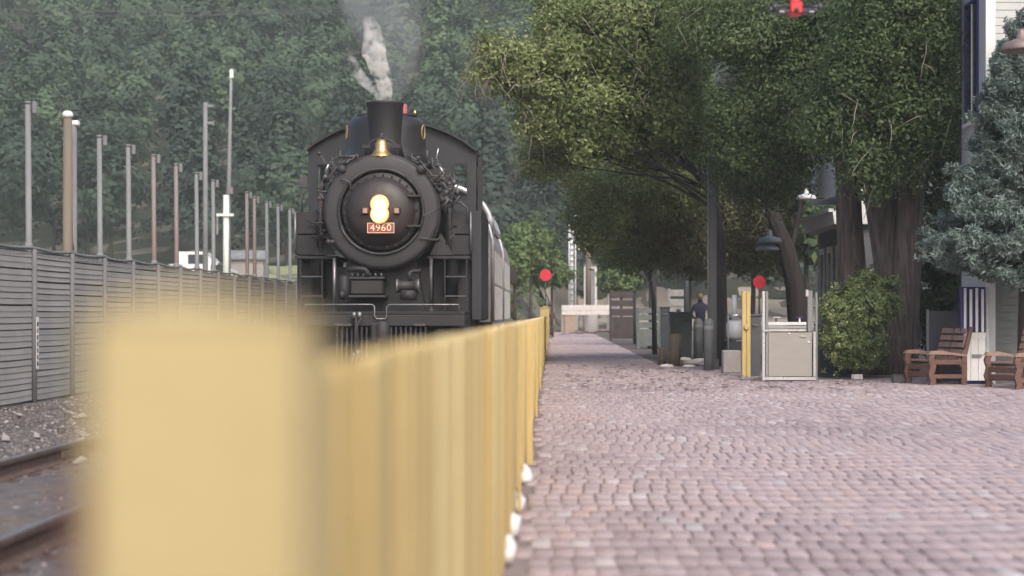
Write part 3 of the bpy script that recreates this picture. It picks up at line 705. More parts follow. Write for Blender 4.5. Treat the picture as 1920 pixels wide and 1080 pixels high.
plant('cottonwood_tree', 'huge old tree with furrowed multiple trunks shading the right side', 'tree', (XA(1680, Ya), Ya, 0),
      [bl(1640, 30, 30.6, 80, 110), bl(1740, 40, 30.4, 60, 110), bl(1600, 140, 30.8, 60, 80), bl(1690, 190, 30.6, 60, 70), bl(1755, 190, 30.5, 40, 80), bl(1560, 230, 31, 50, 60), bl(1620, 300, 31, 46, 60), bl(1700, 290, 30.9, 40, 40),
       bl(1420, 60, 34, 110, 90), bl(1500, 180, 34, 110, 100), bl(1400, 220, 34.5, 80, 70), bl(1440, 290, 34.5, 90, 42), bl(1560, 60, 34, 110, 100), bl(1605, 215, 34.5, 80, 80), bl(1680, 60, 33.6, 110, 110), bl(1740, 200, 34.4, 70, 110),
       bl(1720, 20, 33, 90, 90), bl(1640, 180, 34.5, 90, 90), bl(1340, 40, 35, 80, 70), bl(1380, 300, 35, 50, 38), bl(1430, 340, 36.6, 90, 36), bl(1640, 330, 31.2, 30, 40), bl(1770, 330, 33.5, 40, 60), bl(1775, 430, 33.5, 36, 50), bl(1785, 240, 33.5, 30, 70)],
      5600, 34, .055, M['leaf_dark'], 27, spread=.34, tvar=.14, inner=.4, twigs=40, shade=lambda C: .22*sm((XA(1500, 34)-C[:, 0])/1.6)*sm((C[:, 2]-4.6)/2)-.08,  # upper left leaves tinted as lit, the rest darker
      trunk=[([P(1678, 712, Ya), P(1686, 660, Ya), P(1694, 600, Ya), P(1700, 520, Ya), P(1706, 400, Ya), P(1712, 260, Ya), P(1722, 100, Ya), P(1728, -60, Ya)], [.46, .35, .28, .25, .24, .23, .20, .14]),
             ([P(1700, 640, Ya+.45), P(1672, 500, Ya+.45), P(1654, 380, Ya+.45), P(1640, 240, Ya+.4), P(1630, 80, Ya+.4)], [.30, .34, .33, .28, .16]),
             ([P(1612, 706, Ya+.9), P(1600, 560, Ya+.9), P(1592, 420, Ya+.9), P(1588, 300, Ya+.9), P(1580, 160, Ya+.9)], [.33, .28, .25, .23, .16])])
for (px, Y, seed, lab, r0, py0) in ((1290, 62, 33, 'shadowy background tree behind the lamp post', 90, 400), (1410, 60, 35, 'shadowy background tree behind the red disc', 90, 400), (1510, 58, 37, 'shadowy background tree behind the steel gate', 80, 380)):
    x = XA(px, Y)
    plant('background_tree', lab, 'tree', (x, Y, 0), [bl(px, py0, Y, r0, 90), bl(px+30, py0+70, Y, r0*.8, 50), bl(px-40, py0+60, Y+1, r0*.8, 50), bl(px, py0-120, Y+1, r0, 90)], 420, 14, .22, M['leaf_dark'], seed, spread=.4, inner=.3,
          trunk=[([(x, Y, -.1), (x+.05, Y, 2), (x, Y, 3.6)], [.09, .08, .07])], barkm=M['bark2'], group='shadowed trees behind the platform furniture', tvar=.2)
# clipped bush
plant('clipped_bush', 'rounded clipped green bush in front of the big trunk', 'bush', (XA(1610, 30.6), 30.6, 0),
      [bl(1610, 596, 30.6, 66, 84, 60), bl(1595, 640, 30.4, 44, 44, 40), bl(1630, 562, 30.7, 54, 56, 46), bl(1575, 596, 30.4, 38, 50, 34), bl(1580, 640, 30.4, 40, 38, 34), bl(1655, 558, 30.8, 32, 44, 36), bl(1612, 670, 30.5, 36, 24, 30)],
      2600, 14, .034, M['leaf_bush'], 41, spread=.07, tvar=.2, inner=.62, shade=lambda C: .32*sm((XA(1600, 30.6)-C[:, 0])/.6)-.10,  # left side of the bush tinted as lit
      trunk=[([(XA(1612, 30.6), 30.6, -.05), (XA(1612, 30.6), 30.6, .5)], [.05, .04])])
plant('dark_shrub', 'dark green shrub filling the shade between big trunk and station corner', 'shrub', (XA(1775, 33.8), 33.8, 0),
      [bl(1770, 600, 33.8, 44, 90, 40), bl(1775, 500, 33.9, 44, 60, 40), bl(1690, 560, 34.6, 44, 90, 30)], 900, 20, .07, M['leaf_dark'], 47, spread=.22, inner=.4, tvar=.15, shade=lambda C: -.3,  # added to fill a pale gap, tint lowered as shade
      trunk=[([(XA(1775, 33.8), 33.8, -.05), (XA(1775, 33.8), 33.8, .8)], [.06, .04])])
# spruce
def spruce():
    rs = np.random.RandomState(9); rnd = random.Random(9); Y = 27.7; xb = XA(1925, Y)
    t = thing('blue_spruce', 'blue green spruce spreading its boughs over the bench', 'tree', (xb, Y, 0))
    part('trunk', MB().tube([(xb, Y, -.1), (xb+.02, Y, 2.5), (xb, Y, 6.2)], [.17, .12, .03], n=12, lump=.05), M['bark2'], t)
    mb = MB(); cs = []; sp = []
    for k in range(210):
        z = 1.75+4.2*rnd.random()**1.0; rmax = 1.85*(1-max(0, (z-2.3))/4.3)*(1 if z > 1.95 else .75)
        a = rnd.uniform(PI*.72, PI*1.95); L = rmax*rnd.uniform(.72, 1.05)
        d_ = Vector((math.cos(a), math.sin(a)*.62, 0)); s_ = Vector((xb, Y, z-.10)); pts_ = []
        for q in range(7):
            u = q/6; pts_.append(s_+d_*L*u+Vector((0, 0, -.16*u+.30*u*u)))
        mb.tube(pts_, [.03*(1-u/7) for u in range(7)], n=5)
        for q in range(30):
            u = rnd.uniform(.22, 1.0); i = min(5, int(u*6)); p = pts_[i].lerp(pts_[i+1], u*6-i)
            side = d_.cross(Vector((0, 0, 1)))*rnd.uniform(-1, 1)*.42*(1.15-u)*L*.6
            cs.append(tuple(p+side+Vector((0, 0, rnd.uniform(-.07, .06))))); sp.append(.10)
    part('bough', mb, M['bark2'], t)
    C = np.array(cs); V, Fq, T = leaves(C, .085, 24, .030, rs, up=.2, tint0=np.clip(rs.uniform(.3, .75, len(C))+.12*np.sin(C[:, 2]*9), 0, 1), tvar=.2, aspect=3.4)
    me = npmesh('needles', V-np.array([xb, Y, 0]), Fq, M['needle'], tint=T); o = bpy.data.objects.new('crown', me); COL.objects.link(o); o.parent = t
spruce()
# light green shrubs behind the train
for (px, py, Y, rx, rz_, seed, lab) in ((995, 455, 84, 48, 52, 51, 'bright green bushy tree behind the last coach'), (965, 480, 80, 26, 44, 52, 'darker green bush touching the last coach end'), (1035, 505, 88, 32, 26, 53, 'low olive bush left of the signal mast'), (1165, 520, 90, 34, 28, 54, 'low green bush behind the dark crossing bench')):
    x = XA(px, Y)
    plant('green_shrub', lab, 'shrub', (x, Y, gnd(x, Y)), [bl(px, py, Y, rx, rz_), bl(px-rx*.5, py+rz_*.5, Y-.5, rx*.6, rz_*.6), bl(px+rx*.4, py+rz_*.45, Y-.4, rx*.7, rz_*.6)], 420, 14, .14, M['shrub_far'], seed, spread=.26, inner=.45,
          trunk=[([(x, Y, gnd(x, Y)-.1), (x, Y, ZA(py, Y))], [.10, .05])])
# weeds along far slope
c = np.stack([RS.uniform(-2.6, -.3, 300), RS.uniform(74, 112, 300)], axis=1); c = np.column_stack([c, gz(c[:, 0], c[:, 1])+.12])
V, Fq, T = leaves(c, .25, 5, .22, RS, up=.1); me = npmesh('weeds', V, Fq, M['shrub_far'], tint=T); o = bpy.data.objects.new('weeds', me); COL.objects.link(o)
tag(o, 'patchy green weeds on the slope beyond the yellow fence', 'weeds', kind='stuff')

# ------------------------------------------------------------------ yellow board fence
yf = thing('yellow_board_fence', 'long yellow vertical board fence running beside the track to the red disc', 'fence', (-.22, 1.5, 0))
M['yellow4'] = mat('yellow_paint_sunworn', (.64, .53, .28), (.56, .45, .22), .6, scale=2, bump=.2, bscale=30, stretch=(3, 3, .6))
ycols = [M['yellow'], M['yellow4'], M['yellow3'], M['yellow']]
board_me = []
for k in range(4):
    mb = MB().box((-.011, -.060, .03), (.011, .060, 1.0), bev=.004).prism([(-.011, -.060, 1.0), (-.011, .060, 1.0), (-.011, .052, 1.012), (-.011, -.052, 1.012)], (.022, 0, 0))
    m_ = mb.mesh('board'); m_.materials.append(ycols[k]); board_me.append(m_)
yb = 1.70; k = 0; rest_b = MB(); rnd = random.Random(3)
while yb < 70:
    top = 1.100+rnd.uniform(-.006, .006); xo = rnd.uniform(-.004, .004); ci = rnd.choice([0, 0, 1, 1, 2, 3])
    if k < 290:
        inst('board', board_me[ci], yf, (-.011+xo, yb-1.5, -.02), (rnd.uniform(-.004, .004), rnd.uniform(-.006, .006), rnd.uniform(-.03, .03)), (1, rnd.uniform(.94, 1.03), (top+.02)/1.012))
    else: rest_b.box((-.242+xo, yb-.058, .01), (-.220+xo, yb+.058, top))
    yb += .131; k += 1
part('boards_beyond', rest_b, M['yellow'], yf, kind='stuff')
for z in (.25, .9): part('rail', MB().box((-.285, 1.7, z-.04), (-.246, 70, z+.04)), M['yellow3'], yf)
for i in range(28): part('post', MB().box((-.36, 2.6+i*2.4, 0), (-.287, 2.69+i*2.4, 1.05)), M['yellow3'], yf)
for (Y, xr) in ((12.9, -.158), (9.76, -.186), (7.9, -.200), (19.0, -.178), (25.5, -.188)):
    part('batten', MB().box((-.204, Y, .012), (xr, Y+.09, 1.085), bev=.004), M['yellow'], yf)
ep = thing('end_post', 'broad blurred yellow post at the very front end of the board fence', 'post', (-.217, .95, 0))
part('shaft', MB().box((-.262, .95, 0), (-.140, 1.04, 1.150), bev=.006), M['yellow2'], ep)
part('cap', MB().add([(-.262, .95, 1.151), (-.140, .95, 1.151), (-.140, 1.04, 1.151), (-.262, 1.04, 1.151), (-.225, .985, 1.163), (-.209, .985, 1.163), (-.209, 1.005, 1.163), (-.225, 1.005, 1.163)], [(3, 2, 1, 0), (4, 5, 6, 7), (0, 1, 5, 4), (1, 2, 6, 5), (2, 3, 7, 6), (3, 0, 4, 7)]), M['yellow2'], ep)
part('pale_bracket', MB().box((-.272, .955, 1.105), (-.263, 1.0, 1.135), bev=.002), M['bollard'], ep)
part('red_strap', MB().box((-.272, .955, .6), (-.263, 1.0, 1.06)), M['darkred'], ep)
hb = thing('filler_board', 'short ochre board filling the gap behind the broad end post', 'board', (-.22, 1.5, 0))
part('panel', MB().box((-.232, 1.10, .05), (-.207, 1.36, 1.128), bev=.004).box((-.232, 1.375, .05), (-.209, 1.64, 1.101), bev=.004), M['yellow'], hb)
part('screw', MB().cyl((-.208, 1.5, 1.05), (-.204, 1.5, 1.05), .004, n=6), M['galv'], hb)
foots = [(980, 893, .05, .12, 'topmost white stone at the fence foot'), (969, 945, .045, .11, 'second white stone down the fence foot'), (957, 992, .055, .12, 'third and largest white stone at the fence foot'), (947, 1045, .05, .12, 'lowest white stone at the fence foot, at the picture edge')]
for (px, py, w, h, lab) in foots:
    Y = 3680/(py+12-590); x = XA(px+9, Y); w *= 1.15; h *= 1.2; mb = MB(); mb.lathe((x, Y, 0), [(w*.8, 0), (w, h*.3), (w*.85, h*.75), (w*.4, h), (.001, h*1.02)], n=7)
    rr_s = random.Random(px); mb.v = [(x-.02+(v[0]-x)*rr_s.uniform(.6, 1.15), v[1]+rr_s.uniform(-.03, .03), v[2]*rr_s.uniform(.55, .95)) for v in mb.v]
    o = solo('white_stone', mb, M['white'], lab, 'stone', 'white stones along the foot of the yellow fence', loc=(x, Y, 0))
Y = 70.3; x = XA(1022, Y); t = thing('yellow_post', 'yellow timber post closing the far end of the board fence', 'post', (x, Y, 0))
part('shaft', MB().box((x-.2, Y-.12, -.1), (x+.17, Y+.12, ZA(578, Y)), bev=.01), M['yellow'], t)
part('cap', MB().box((x-.22, Y-.14, ZA(578, Y)+.001), (x+.19, Y+.14, ZA(574, Y)), bev=.01), M['yellow3'], t)
def disc_sign(px, py, Y, r, label, basez, m_=M['red'], pole=True):
    x, z = XA(px, Y), ZA(py, Y); t = thing('disc_signal', label, 'signal', (x, Y, basez))
    part('disc', MB().lathe((x, Y, z), [(r*.96, -.012), (r, -.006), (r, .012), (.001, .012)][::1], axis='y', n=28), m_, t)
    if pole: part('staff', MB().cyl((x, Y+.035, basez), (x, Y+.035, z+r*1.5), .022, n=6), M['polegrey'], t)
    for s in (-1, 1): part('bolt', MB().cyl((x+s*r*.3, Y-.02, z), (x+s*r*.3, Y-.013, z), .015, n=6), M['polegrey'], t)
    return t
dk = disc_sign(1023, 516, 70.3, 11*70.3/F, 'round red disc on a thin staff above the fence end', 0)
for s in (-1, 1): part('target_lamp', MB().lathe((XA(1023+s*8, 70.3), 70.2, ZA(571, 70.3)), [(.001, -.08), (.09, -.07), (.10, .0), (.07, .08), (.001, .09)], axis='y', n=12), M['polegrey'], dk)
disc_sign(1424, 529, 41.5, 12*41.5/F, 'red disc half hidden behind the yellow post and steel gate', 0)

# ------------------------------------------------------------------ steam locomotive
LY = 32.0
loco = thing('steam_locomotive', 'black steam locomotive with lit headlight, brass bell and number 4960', 'locomotive', (-3.18, LY, 0))
def lp(name, mb, m, parent=loco, **k): return part(name, mb, m, parent, **k)
C0 = P(715, 397, LY); R0 = 108*LY/F
lp('smokebox', MB().lathe(C0, [(R0*.70, -.05), (R0*.93, -.055), (R0*.985, -.03), (R0, .02), (R0, 2.2), (R0*.97, 2.25), (R0*.97, 7.2)], axis='y', n=64), M['graphite'])
lp('smokebox_rim', MB().lathe(C0, [(R0*1.0, .10), (R0*1.025, .11), (R0*1.025, .18), (R0*1.0, .19)], axis='y', n=64).lathe(C0, [(R0*.755, -.056), (R0*.76, -.085), (R0*.73, -.10), (R0*.71, -.085), (R0*.705, -.056)], axis='y', n=64), M['black2'])
dr = lp('smokebox_door', MB().lathe(C0, [(.001, -.36), (.20, -.355), (.38, -.325), (.52, -.27), (.60, -.20), (.635, -.13), (.66, -.10), (.72, -.09), (.735, -.06)], axis='y', n=56), M['door_dark'])
mb = MB()
for k in range(26):
    a = 2*PI*k/26+.05; p = C0+Vector((math.cos(a)*.685, -.09, math.sin(a)*.685)); mb.cyl(p, p+Vector((0, -.045, 0)), .022, .018, n=6)
    mb.box(p+Vector((-.02, -.012, -.02)), p+Vector((.02, .02, .02)))
lp('door_bolts', mb, M['black2'], dr, kind='stuff')
mb = MB()
for a0, a1, rr in ((.9, 2.4, .80), (3.5, 5.8, .80)):
    mb.tube([C0+Vector((math.cos(a)*rr, -.10, math.sin(a)*rr)) for a in np.linspace(a0, a1, 14)], .014, n=6)
lp('door_handrail', mb, M['pipe'], kind='stuff')
# hinge straps
for dz in (-.28, .28): lp('hinge_strap', MB().box(C0+Vector((.50, -.25, dz-.02)), C0+Vector((.76, -.10, dz+.02)), bev=.01), M['door_dark'], dr)
# headlight
hl = lp('headlight', MB().lathe(P(716, 386, LY)+Vector((0, -.36, 0)), [(.10, .12), (.15, -.06), (.155, -.10), (.145, -.10), (.10, -.02), (.03, .0)], axis='y', n=28), M['reflector'])
lp('lower_housing', MB().lathe(P(716, 404, LY)+Vector((0, -.362, 0)), [(.10, .12), (.15, -.06), (.155, -.10), (.145, -.10), (.10, -.02), (.03, .0)], axis='y', n=28), M['reflector'], hl)
lp('lamp_bracket', MB().box(P(709, 420, LY)+Vector((0, -.34, 0)), P(723, 370, LY)+Vector((0, -.24, 0)), bev=.02), M['black2'], hl)
for py in (385.5, 404): lp('lens', MB().lathe(P(716, py, LY)+Vector((0, -.46, 0)), [(.001, -.05), (.045, -.042), (.076, -.022), (.082, .0), (.001, .03)], axis='y', n=24), M['lamp'], hl); lp('halo_ring', MB().lathe(P(716, py, LY)+Vector((0, -.46+(.002 if py > 400 else 0), 0)), [(.083, .010), (.084, -.014), (.120, -.012), (.175, .03)], axis='y', n=24), M['lamphalo'], hl)  # glowing ring wider than each lens, a painted halo
hlight = bpy.data.lights.new('headlight_glow', 'POINT'); hlight.energy = 8; hlight.color = (1, .62, .34); hlight.shadow_soft_size = .05  # added warm lamp ahead of the lenses, lights the door behind
hlo = bpy.data.objects.new('headlight_glow', hlight); COL.objects.link(hlo); hlo.parent = hl; hlo.location = P(716, 395, LY)+Vector((0, -.62, 0))-loco.location
for px in (689, 748):
    q = lp('number_lamp', MB().box(P(px-6, 404, LY)+Vector((0, -.44, 0)), P(px+6, 391, LY)+Vector((0, -.28, 0)), bev=.01), M['black2'])
    lp('glass_panel', MB().box(P(px-4, 402, LY)+Vector((0, -.447, 0)), P(px+4, 393, LY)+Vector((0, -.441, 0))), M['faded_plate'], q)
pl = lp('number_plate', MB().box(P(693, 439, LY)+Vector((0, -.40, 0)), P(743, 420, LY)+Vector((0, -.37, 0)), bev=.006), M['redplate'])
fr = MB(); a = P(693, 439, LY)+Vector((0, -.408, 0)); b = P(743, 420, LY)+Vector((0, -.401, 0)); w_ = .010
fr.box(a, (b.x, b.y, a.z+w_)).box((a.x, a.y, b.z-w_), b).box((a.x, a.y, a.z+w_), (a.x+w_, b.y, b.z-w_)).box((b.x-w_, a.y, a.z+w_), (b.x, b.y, b.z-w_))
lp('plate_border', fr, M['cream'], pl)
tx = bpy.data.curves.new('lettering', 'FONT'); tx.body = '4960'; tx.size = .185; tx.extrude = .004; tx.align_x = 'CENTER'; tx.align_y = 'CENTER'; tx.space_character = 1.1; tx.offset = .0
tmp = bpy.data.objects.new('tmp', tx); COL.objects.link(tmp); bpy.context.view_layer.update()
tme = bpy.data.meshes.new_from_object(tmp); bpy.data.objects.remove(tmp); tme.materials.clear(); tme.materials.append(M['cream'])
to = bpy.data.objects.new('lettering', tme); COL.objects.link(to); to.parent = pl
to.location = P(718, 429.5, LY)+Vector((0, -.406, 0))-loco.location; to.rotation_euler = (PI/2, 0, 0)
# stack, bell, domes
sp_ = P(722, 262, LY+1.0); k_ = (LY+1)/F
lp('smokestack', MB().lathe((sp_.x, LY+1.0, 0), [(38*k_, ZA(300, LY+1)), (31*k_, ZA(272, LY+1)), (30*k_, ZA(262, LY+1)), (34*k_, ZA(198, LY+1)), (35.5*k_, ZA(196, LY+1)), (35.5*k_, ZA(192.5, LY+1)), (31*k_, ZA(192.5, LY+1)), (26*k_, ZA(240, LY+1)), (.001, ZA(245, LY+1))], n=36), M['black2'])
bY = LY+.15; bc = P(715.5, 295, bY); kb = bY/F
bell = lp('bell', MB().lathe(bc, [(18*kb, .0), (22.5*kb, -.002), (21.5*kb, .03), (16*kb, .08), (12.5*kb, .17), (11*kb, .27), (9*kb, .32), (4*kb, .345), (.001, .35)], n=28), M['brass'])
lp('bell_yoke', MB().tube([bc+Vector((-.30, 0, .0)), bc+Vector((-.30, 0, .20)), bc+Vector((-.16, 0, .31)), bc+Vector((0, 0, .37)), bc+Vector((.16, 0, .31)), bc+Vector((.30, 0, .20)), bc+Vector((.30, 0, .0))], .028, n=8)
   .box(bc+Vector((-.34, -.05, -.08)), bc+Vector((.34, .12, -.03))).box(bc+Vector((-.36, -.04, .17)), bc+Vector((-.2, .04, .24))).box(bc+Vector((.2, -.04, .17)), bc+Vector((.36, .04, .24))), M['black2'])
lp('bell_bolt', MB().cyl(bc+Vector((0, 0, .35)), bc+Vector((0, 0, .45)), .02, n=8), M['pipe'], bell)
dY = LY+3.2; kd = dY/F; dc = P(724, 300, dY)
lp('sand_dome', MB().lathe((dc.x, dY, 0), [(90*kd, ZA(315, dY)), (77*kd, ZA(292, dY)), (74*kd, ZA(280, dY)), (74*kd, ZA(243, dY)), (71*kd, ZA(232, dY)), (62*kd, ZA(222.5, dY)), (45*kd, ZA(219, dY)), (.001, ZA(218, dY))], n=40), M['dome_black'])
for sg_, px in ((-1, 654), (1, 793)):
    ex, ey, ez = dc.x+sg_*74*kd*math.cos(.28), dY-74*kd*math.sin(.28)-.004, ZA(250, dY); mb = MB(); q_ = []
    for k in range(21):
        a = 2*PI*k/20; w_ = math.cos(a)*.09; th_ = .28+w_/(74*kd); q_.append((dc.x+sg_*math.cos(th_)*(74*kd+.006), dY-math.sin(th_)*(74*kd+.006), ez+math.sin(a)*.14))
    mb.tube(q_, .011, n=6); lp('dome_emblem', mb, M['gold'])
lp('dome_cover', MB().box(P(672, 219.0, dY)+Vector((0, -.3, 0)), P(780, 215.5, dY)+Vector((0, .3, 0))), M['black2'])
lp('safety_flag', MB().box(P(754.5, 216, dY+.5), P(764, 197, dY+.7), bev=.02), M['pinkred'])
lp('whistle', MB().tube([P(778, 218, dY+.4), P(778, 206, dY+.4)], .03, n=8), M['brass'])
# cab
cY = 36.6; kc = cY/F
def cp2(px, py, dy=0): return P(px, py, cY)+Vector((0, dy, 0))
arc = [(578, 283), (592, 272), (612, 260), (635, 248), (662, 238), (700, 231), (740, 230), (775, 233), (808, 240), (838, 251), (865, 265), (893, 285)]
fw = MB()
top_poly = [cp2(*p) for p in arc]+[cp2(893, 306), cp2(578, 306)]
fw.prism(top_poly, (0, .05, 0))
for (x0, y0_, x1, y1) in ((578, 306, 594, 470), (612, 306, 850, 470), (877, 306, 893, 470), (594, 372, 612, 470), (850, 372, 877, 470)):
    fw.box(cp2(x0+.02, y1), cp2(x1-.02, y0_, .05))
lp('cab_front', fw, M['bluecab'])
for (x0, x1) in ((594, 612), (850, 877)):
    w = MB(); w.box(cp2(x0, 309, -.02), cp2(x1, 306, -.003)).box(cp2(x0, 372, -.02), cp2(x1, 369, -.003)).box(cp2(x0, 369, -.02), cp2(x0+2, 309, -.003)).box(cp2(x1-2, 369, -.02), cp2(x1, 309, -.003))
    lp('window_frame', w, M['black2'])
lp('window_ledge', MB().box(cp2(851, 325, .6), cp2(876, 321, .75)), M['white'])
rf = MB(); n_ = len(arc); out = [cp2(px+(px-735)*.018, py-3) for px, py in arc]; inn = [cp2(*p) for p in arc]
vs = []; fs = []
for dy in (-.16, 2.6):
    for p in out: vs.append(p+Vector((0, dy, 0)))
    for p in inn: vs.append(p+Vector((0, dy, 0)))
for i in range(n_-1):
    o2 = 2*n_; fs += [(i, i+1, i+1+o2, i+o2), (n_+i+1, n_+i, n_+i+o2, n_+i+1+o2), (i+1, i, n_+i, n_+i+1), (i+o2, i+1+o2, n_+i+1+o2, n_+i+o2)]
fs += [(0, o2, n_+o2, n_), (n_-1, 2*n_-1, 2*n_-1+o2, n_-1+o2)]
lp('cab_roof', rf.add(vs, fs), M['black'])
lp('cab_side', MB().box(cp2(889, 480, .06), cp2(893, 352, 2.4)).box(cp2(889, 300, .06), cp2(893, 285, 2.4)).box(cp2(889, 351.8, .06), cp2(893, 300.2, .5)).box(cp2(889, 351.8, 1.9), cp2(893, 300.2, 2.4)), M['bluecab'])
lp('cab_side', MB().box(cp2(578, 480, .06), cp2(582, 352, 2.4)).box(cp2(578, 300, .06), cp2(582, 285, 2.4)).box(cp2(578, 351.8, .06), cp2(582, 300.2, .5)).box(cp2(578, 351.8, 1.9), cp2(582, 300.2, 2.4)), M['bluecab'])
lp('cab_handrail', MB().cyl(P(902, 292, 36.9), P(902, 470, 36.9), .03, n=8).box(P(896, 420, 36.7), P(905, 296, 36.9)), M['black2'])
lp('cab_mirror', MB().box(P(560, 352, cY), P(577, 332, cY)+Vector((0, .03, 0)), bev=.01).tube([P(566, 352, cY), P(566, 400, cY)], .02, n=6), M['pipe'])
# running board boxes, side sheets and ladders
sY = LY+.6
def bx2(x0, y0_, x1, y1, Y, d, bev=.012): return MB().box(P(x0, y1, Y), P(x1, y0_, Y)+Vector((0, d, 0)), bev=bev)
lp('step_box', bx2(556, 397, 598, 439, sY, 1.1), M['black2']); lp('step_box', bx2(553.5, 441, 596, 478, sY-.03, 1.2), M['black'])
lp('step_box', bx2(846, 397, 880, 439, sY, 1.1), M['black']); lp('step_box', bx2(846, 441, 882, 478, sY-.03, 1.2), M['black2'])
lp('side_sheet', bx2(884, 395, 903, 600, sY+.3, 3.5), M['bluecab'])
lp('deck', bx2(553, 479.5, 632, 486, sY-.12, 2.0), M['black2']); lp('deck', bx2(800, 479.5, 882, 486, sY-.12, 2.0), M['black2'])
lp('brace_plate', MB().prism([P(610, 436, sY-.1), P(588, 478, sY-.1), P(629, 478, sY-.1)], (0, .05, 0)), M['graphite'])
lp('brace_plate', MB().prism([P(826, 436, sY-.1), P(806, 478, sY-.1), P(850, 478, sY-.1)], (0, .05, 0)), M['graphite'])
lp('grab_rail', MB().cyl(P(553.5, 398, sY-.1), P(553.5, 472, sY-.1), .026, n=8), M['steel'])
lp('grab_rail', MB().cyl(P(882.5, 397, sY-.1), P(882.5, 470, sY-.1), .022, n=8), M['steel'])
lp('side_pipe', MB().tube([P(602, 470, sY-.2), P(601, 405, sY-.2), P(603, 350, sY-.2), P(612, 325, sY+.1)], [.035, .05, .05, .03], n=8).lathe(P(601, 372, sY-.2), [(.03, -.05), (.07, -.03), (.07, .03), (.03, .05)], n=10), M['rust'])
for (xa, xb_) in ((562, 605), (833, 876)):
    ld = lp('ladder', MB().box(P(xa, 590, sY-.2), P(xa+2.2, 486, sY-.2)+Vector((0, .05, 0))).box(P(xb_-2.2, 590, sY-.2), P(xb_, 486, sY-.2)+Vector((0, .05, 0))), M['black2'])
    for py in (518.5, 555, 588): lp('rung', MB().box(P(xa+2.3, py+1.3, sY-.22), P(xb_-2.3, py-1.3, sY-.22)+Vector((0, .10, 0))), M['pipe'], ld)
lp('backing_sheet', bx2(557, 487, 626, 640, sY+.5, 1.5), M['black']); lp('backing_sheet', bx2(812, 487, 884, 640, sY+.5, 1.5), M['black'])
for px in (627, 808):
    ps = lp('stanchion', MB().cyl(P(px, 578, sY-.4), P(px, 484, sY-.4), .034, n=8), M['steel'] if px < 700 else M['pipe'])
    lp('foot', MB().lathe(P(px, 586, sY-.4), [(.10, 0), (.10, .03), (.05, .07), (.04, .12)], n=10), M['black2'], ps)
# pumps and valves under the smokebox
pY = LY-.15
pu = lp('air_pump', bx2(656, 524, 718, 553, pY, .6, .03), M['black2'])
lp('pump_cover', bx2(654, 519, 720, 523.5, pY-.03, .66, .01), M['graphite'], pu); lp('pump_base', bx2(652, 553.5, 722, 558, pY-.05, .7, .01), M['graphite'], pu)
for k in range(6): lp('pump_stud', MB().cyl(P(660+k*11, 519, pY+.02), P(660+k*11, 512, pY+.02), .022, n=6), M['pipe'], pu)
lp('pump_elbow', MB().tube([P(652, 505, pY), P(672, 504, pY), P(684, 505, pY), P(689, 510, pY), P(689, 518, pY)], .05, n=10), M['black2'], pu)
lp('lubricator', MB().lathe(P(645, 540, pY), [(.06, -.22), (.10, -.2), (.11, 0), (.09, .2), (.05, .24)], n=12).lathe(P(643, 553, pY-.1), [(.001, -.06), (.08, -.05), (.09, 0), (.001, .06)], axis='x', n=12), M['black2'])
cyv = lp('feed_pump', MB().lathe(P(764, 536, pY), [(.001, -.22), (.12, -.21), (.12, -.15), (.095, -.14), (.095, .14), (.12, .15), (.12, .21), (.001, .22)], axis='x', n=20), M['graphite'])
lp('pump_body', MB().lathe(P(766, 553, pY), [(.11, -.10), (.16, -.08), (.16, .05), (.13, .09)], n=18), M['black2'], cyv)
for px in (745, 785): lp('end_flange', MB().lathe(P(px, 536, pY), [(.13, -.014), (.135, -.01), (.135, .01), (.13, .014)], axis='x', n=20), M['steel'], cyv)
lp('feed_pipe', MB().tube([P(790, 508, pY+.1), P(774, 508, pY+.1), P(768, 512, pY), P(768, 526, pY)], .04, n=8), M['black2'], cyv)
lp('cylinder_casing', bx2(556, 613, 632, 702, LY-.2, .3, .02), M['black2']); lp('cylinder_casing', bx2(800, 613, 884, 702, LY-.2, .3, .02), M['black2']); lp('truck_frame', bx2(630, 601, 806, 690, LY+.6, .5, .02), M['black'])
lp('frame_back', bx2(628, 500, 806, 600, LY+.8, 1.0), M['black'])
lp('saddle', MB().prism([P(650, 490, LY+.45), P(780, 490, LY+.45), P(800, 600, LY+.45), P(632, 600, LY+.45)], (0, 1.2, 0)), M['black'])
# pilot beam, cut lever, coupler, hoses, pilot bars
bY2 = LY-.75
lp('pilot_beam', bx2(566, 590, 872, 612, bY2, .35, .015), M['black2'])
lp('pilot_deck', bx2(566, 584, 872, 589.6, bY2+.02, 1.6, .01), M['black'])
lp('cut_lever', MB().tube([P(572, 576, bY2-.05), P(572, 571, bY2-.05), P(697, 571, bY2-.05), P(702, 574, bY2-.05), P(702, 592, bY2-.05), P(706, 598, bY2-.05), P(722, 598, bY2-.05), P(725, 594, bY2-.05), P(725, 576, bY2-.05), P(729, 571, bY2-.05), P(860, 571, bY2-.05), P(862, 584, bY2-.05)], .014, n=6), M['steel'])
cp_ = lp('coupler', bx2(694, 606, 708, 640, bY2-.42, .5, .03), M['black2'])
lp('knuckle', MB().lathe(P(717, 645, bY2-.3), [(.001, 0), (.10, .01), (.13, .06), (.13, .34), (.10, .40), (.001, .42)], n=18), M['graphite'], cp_)
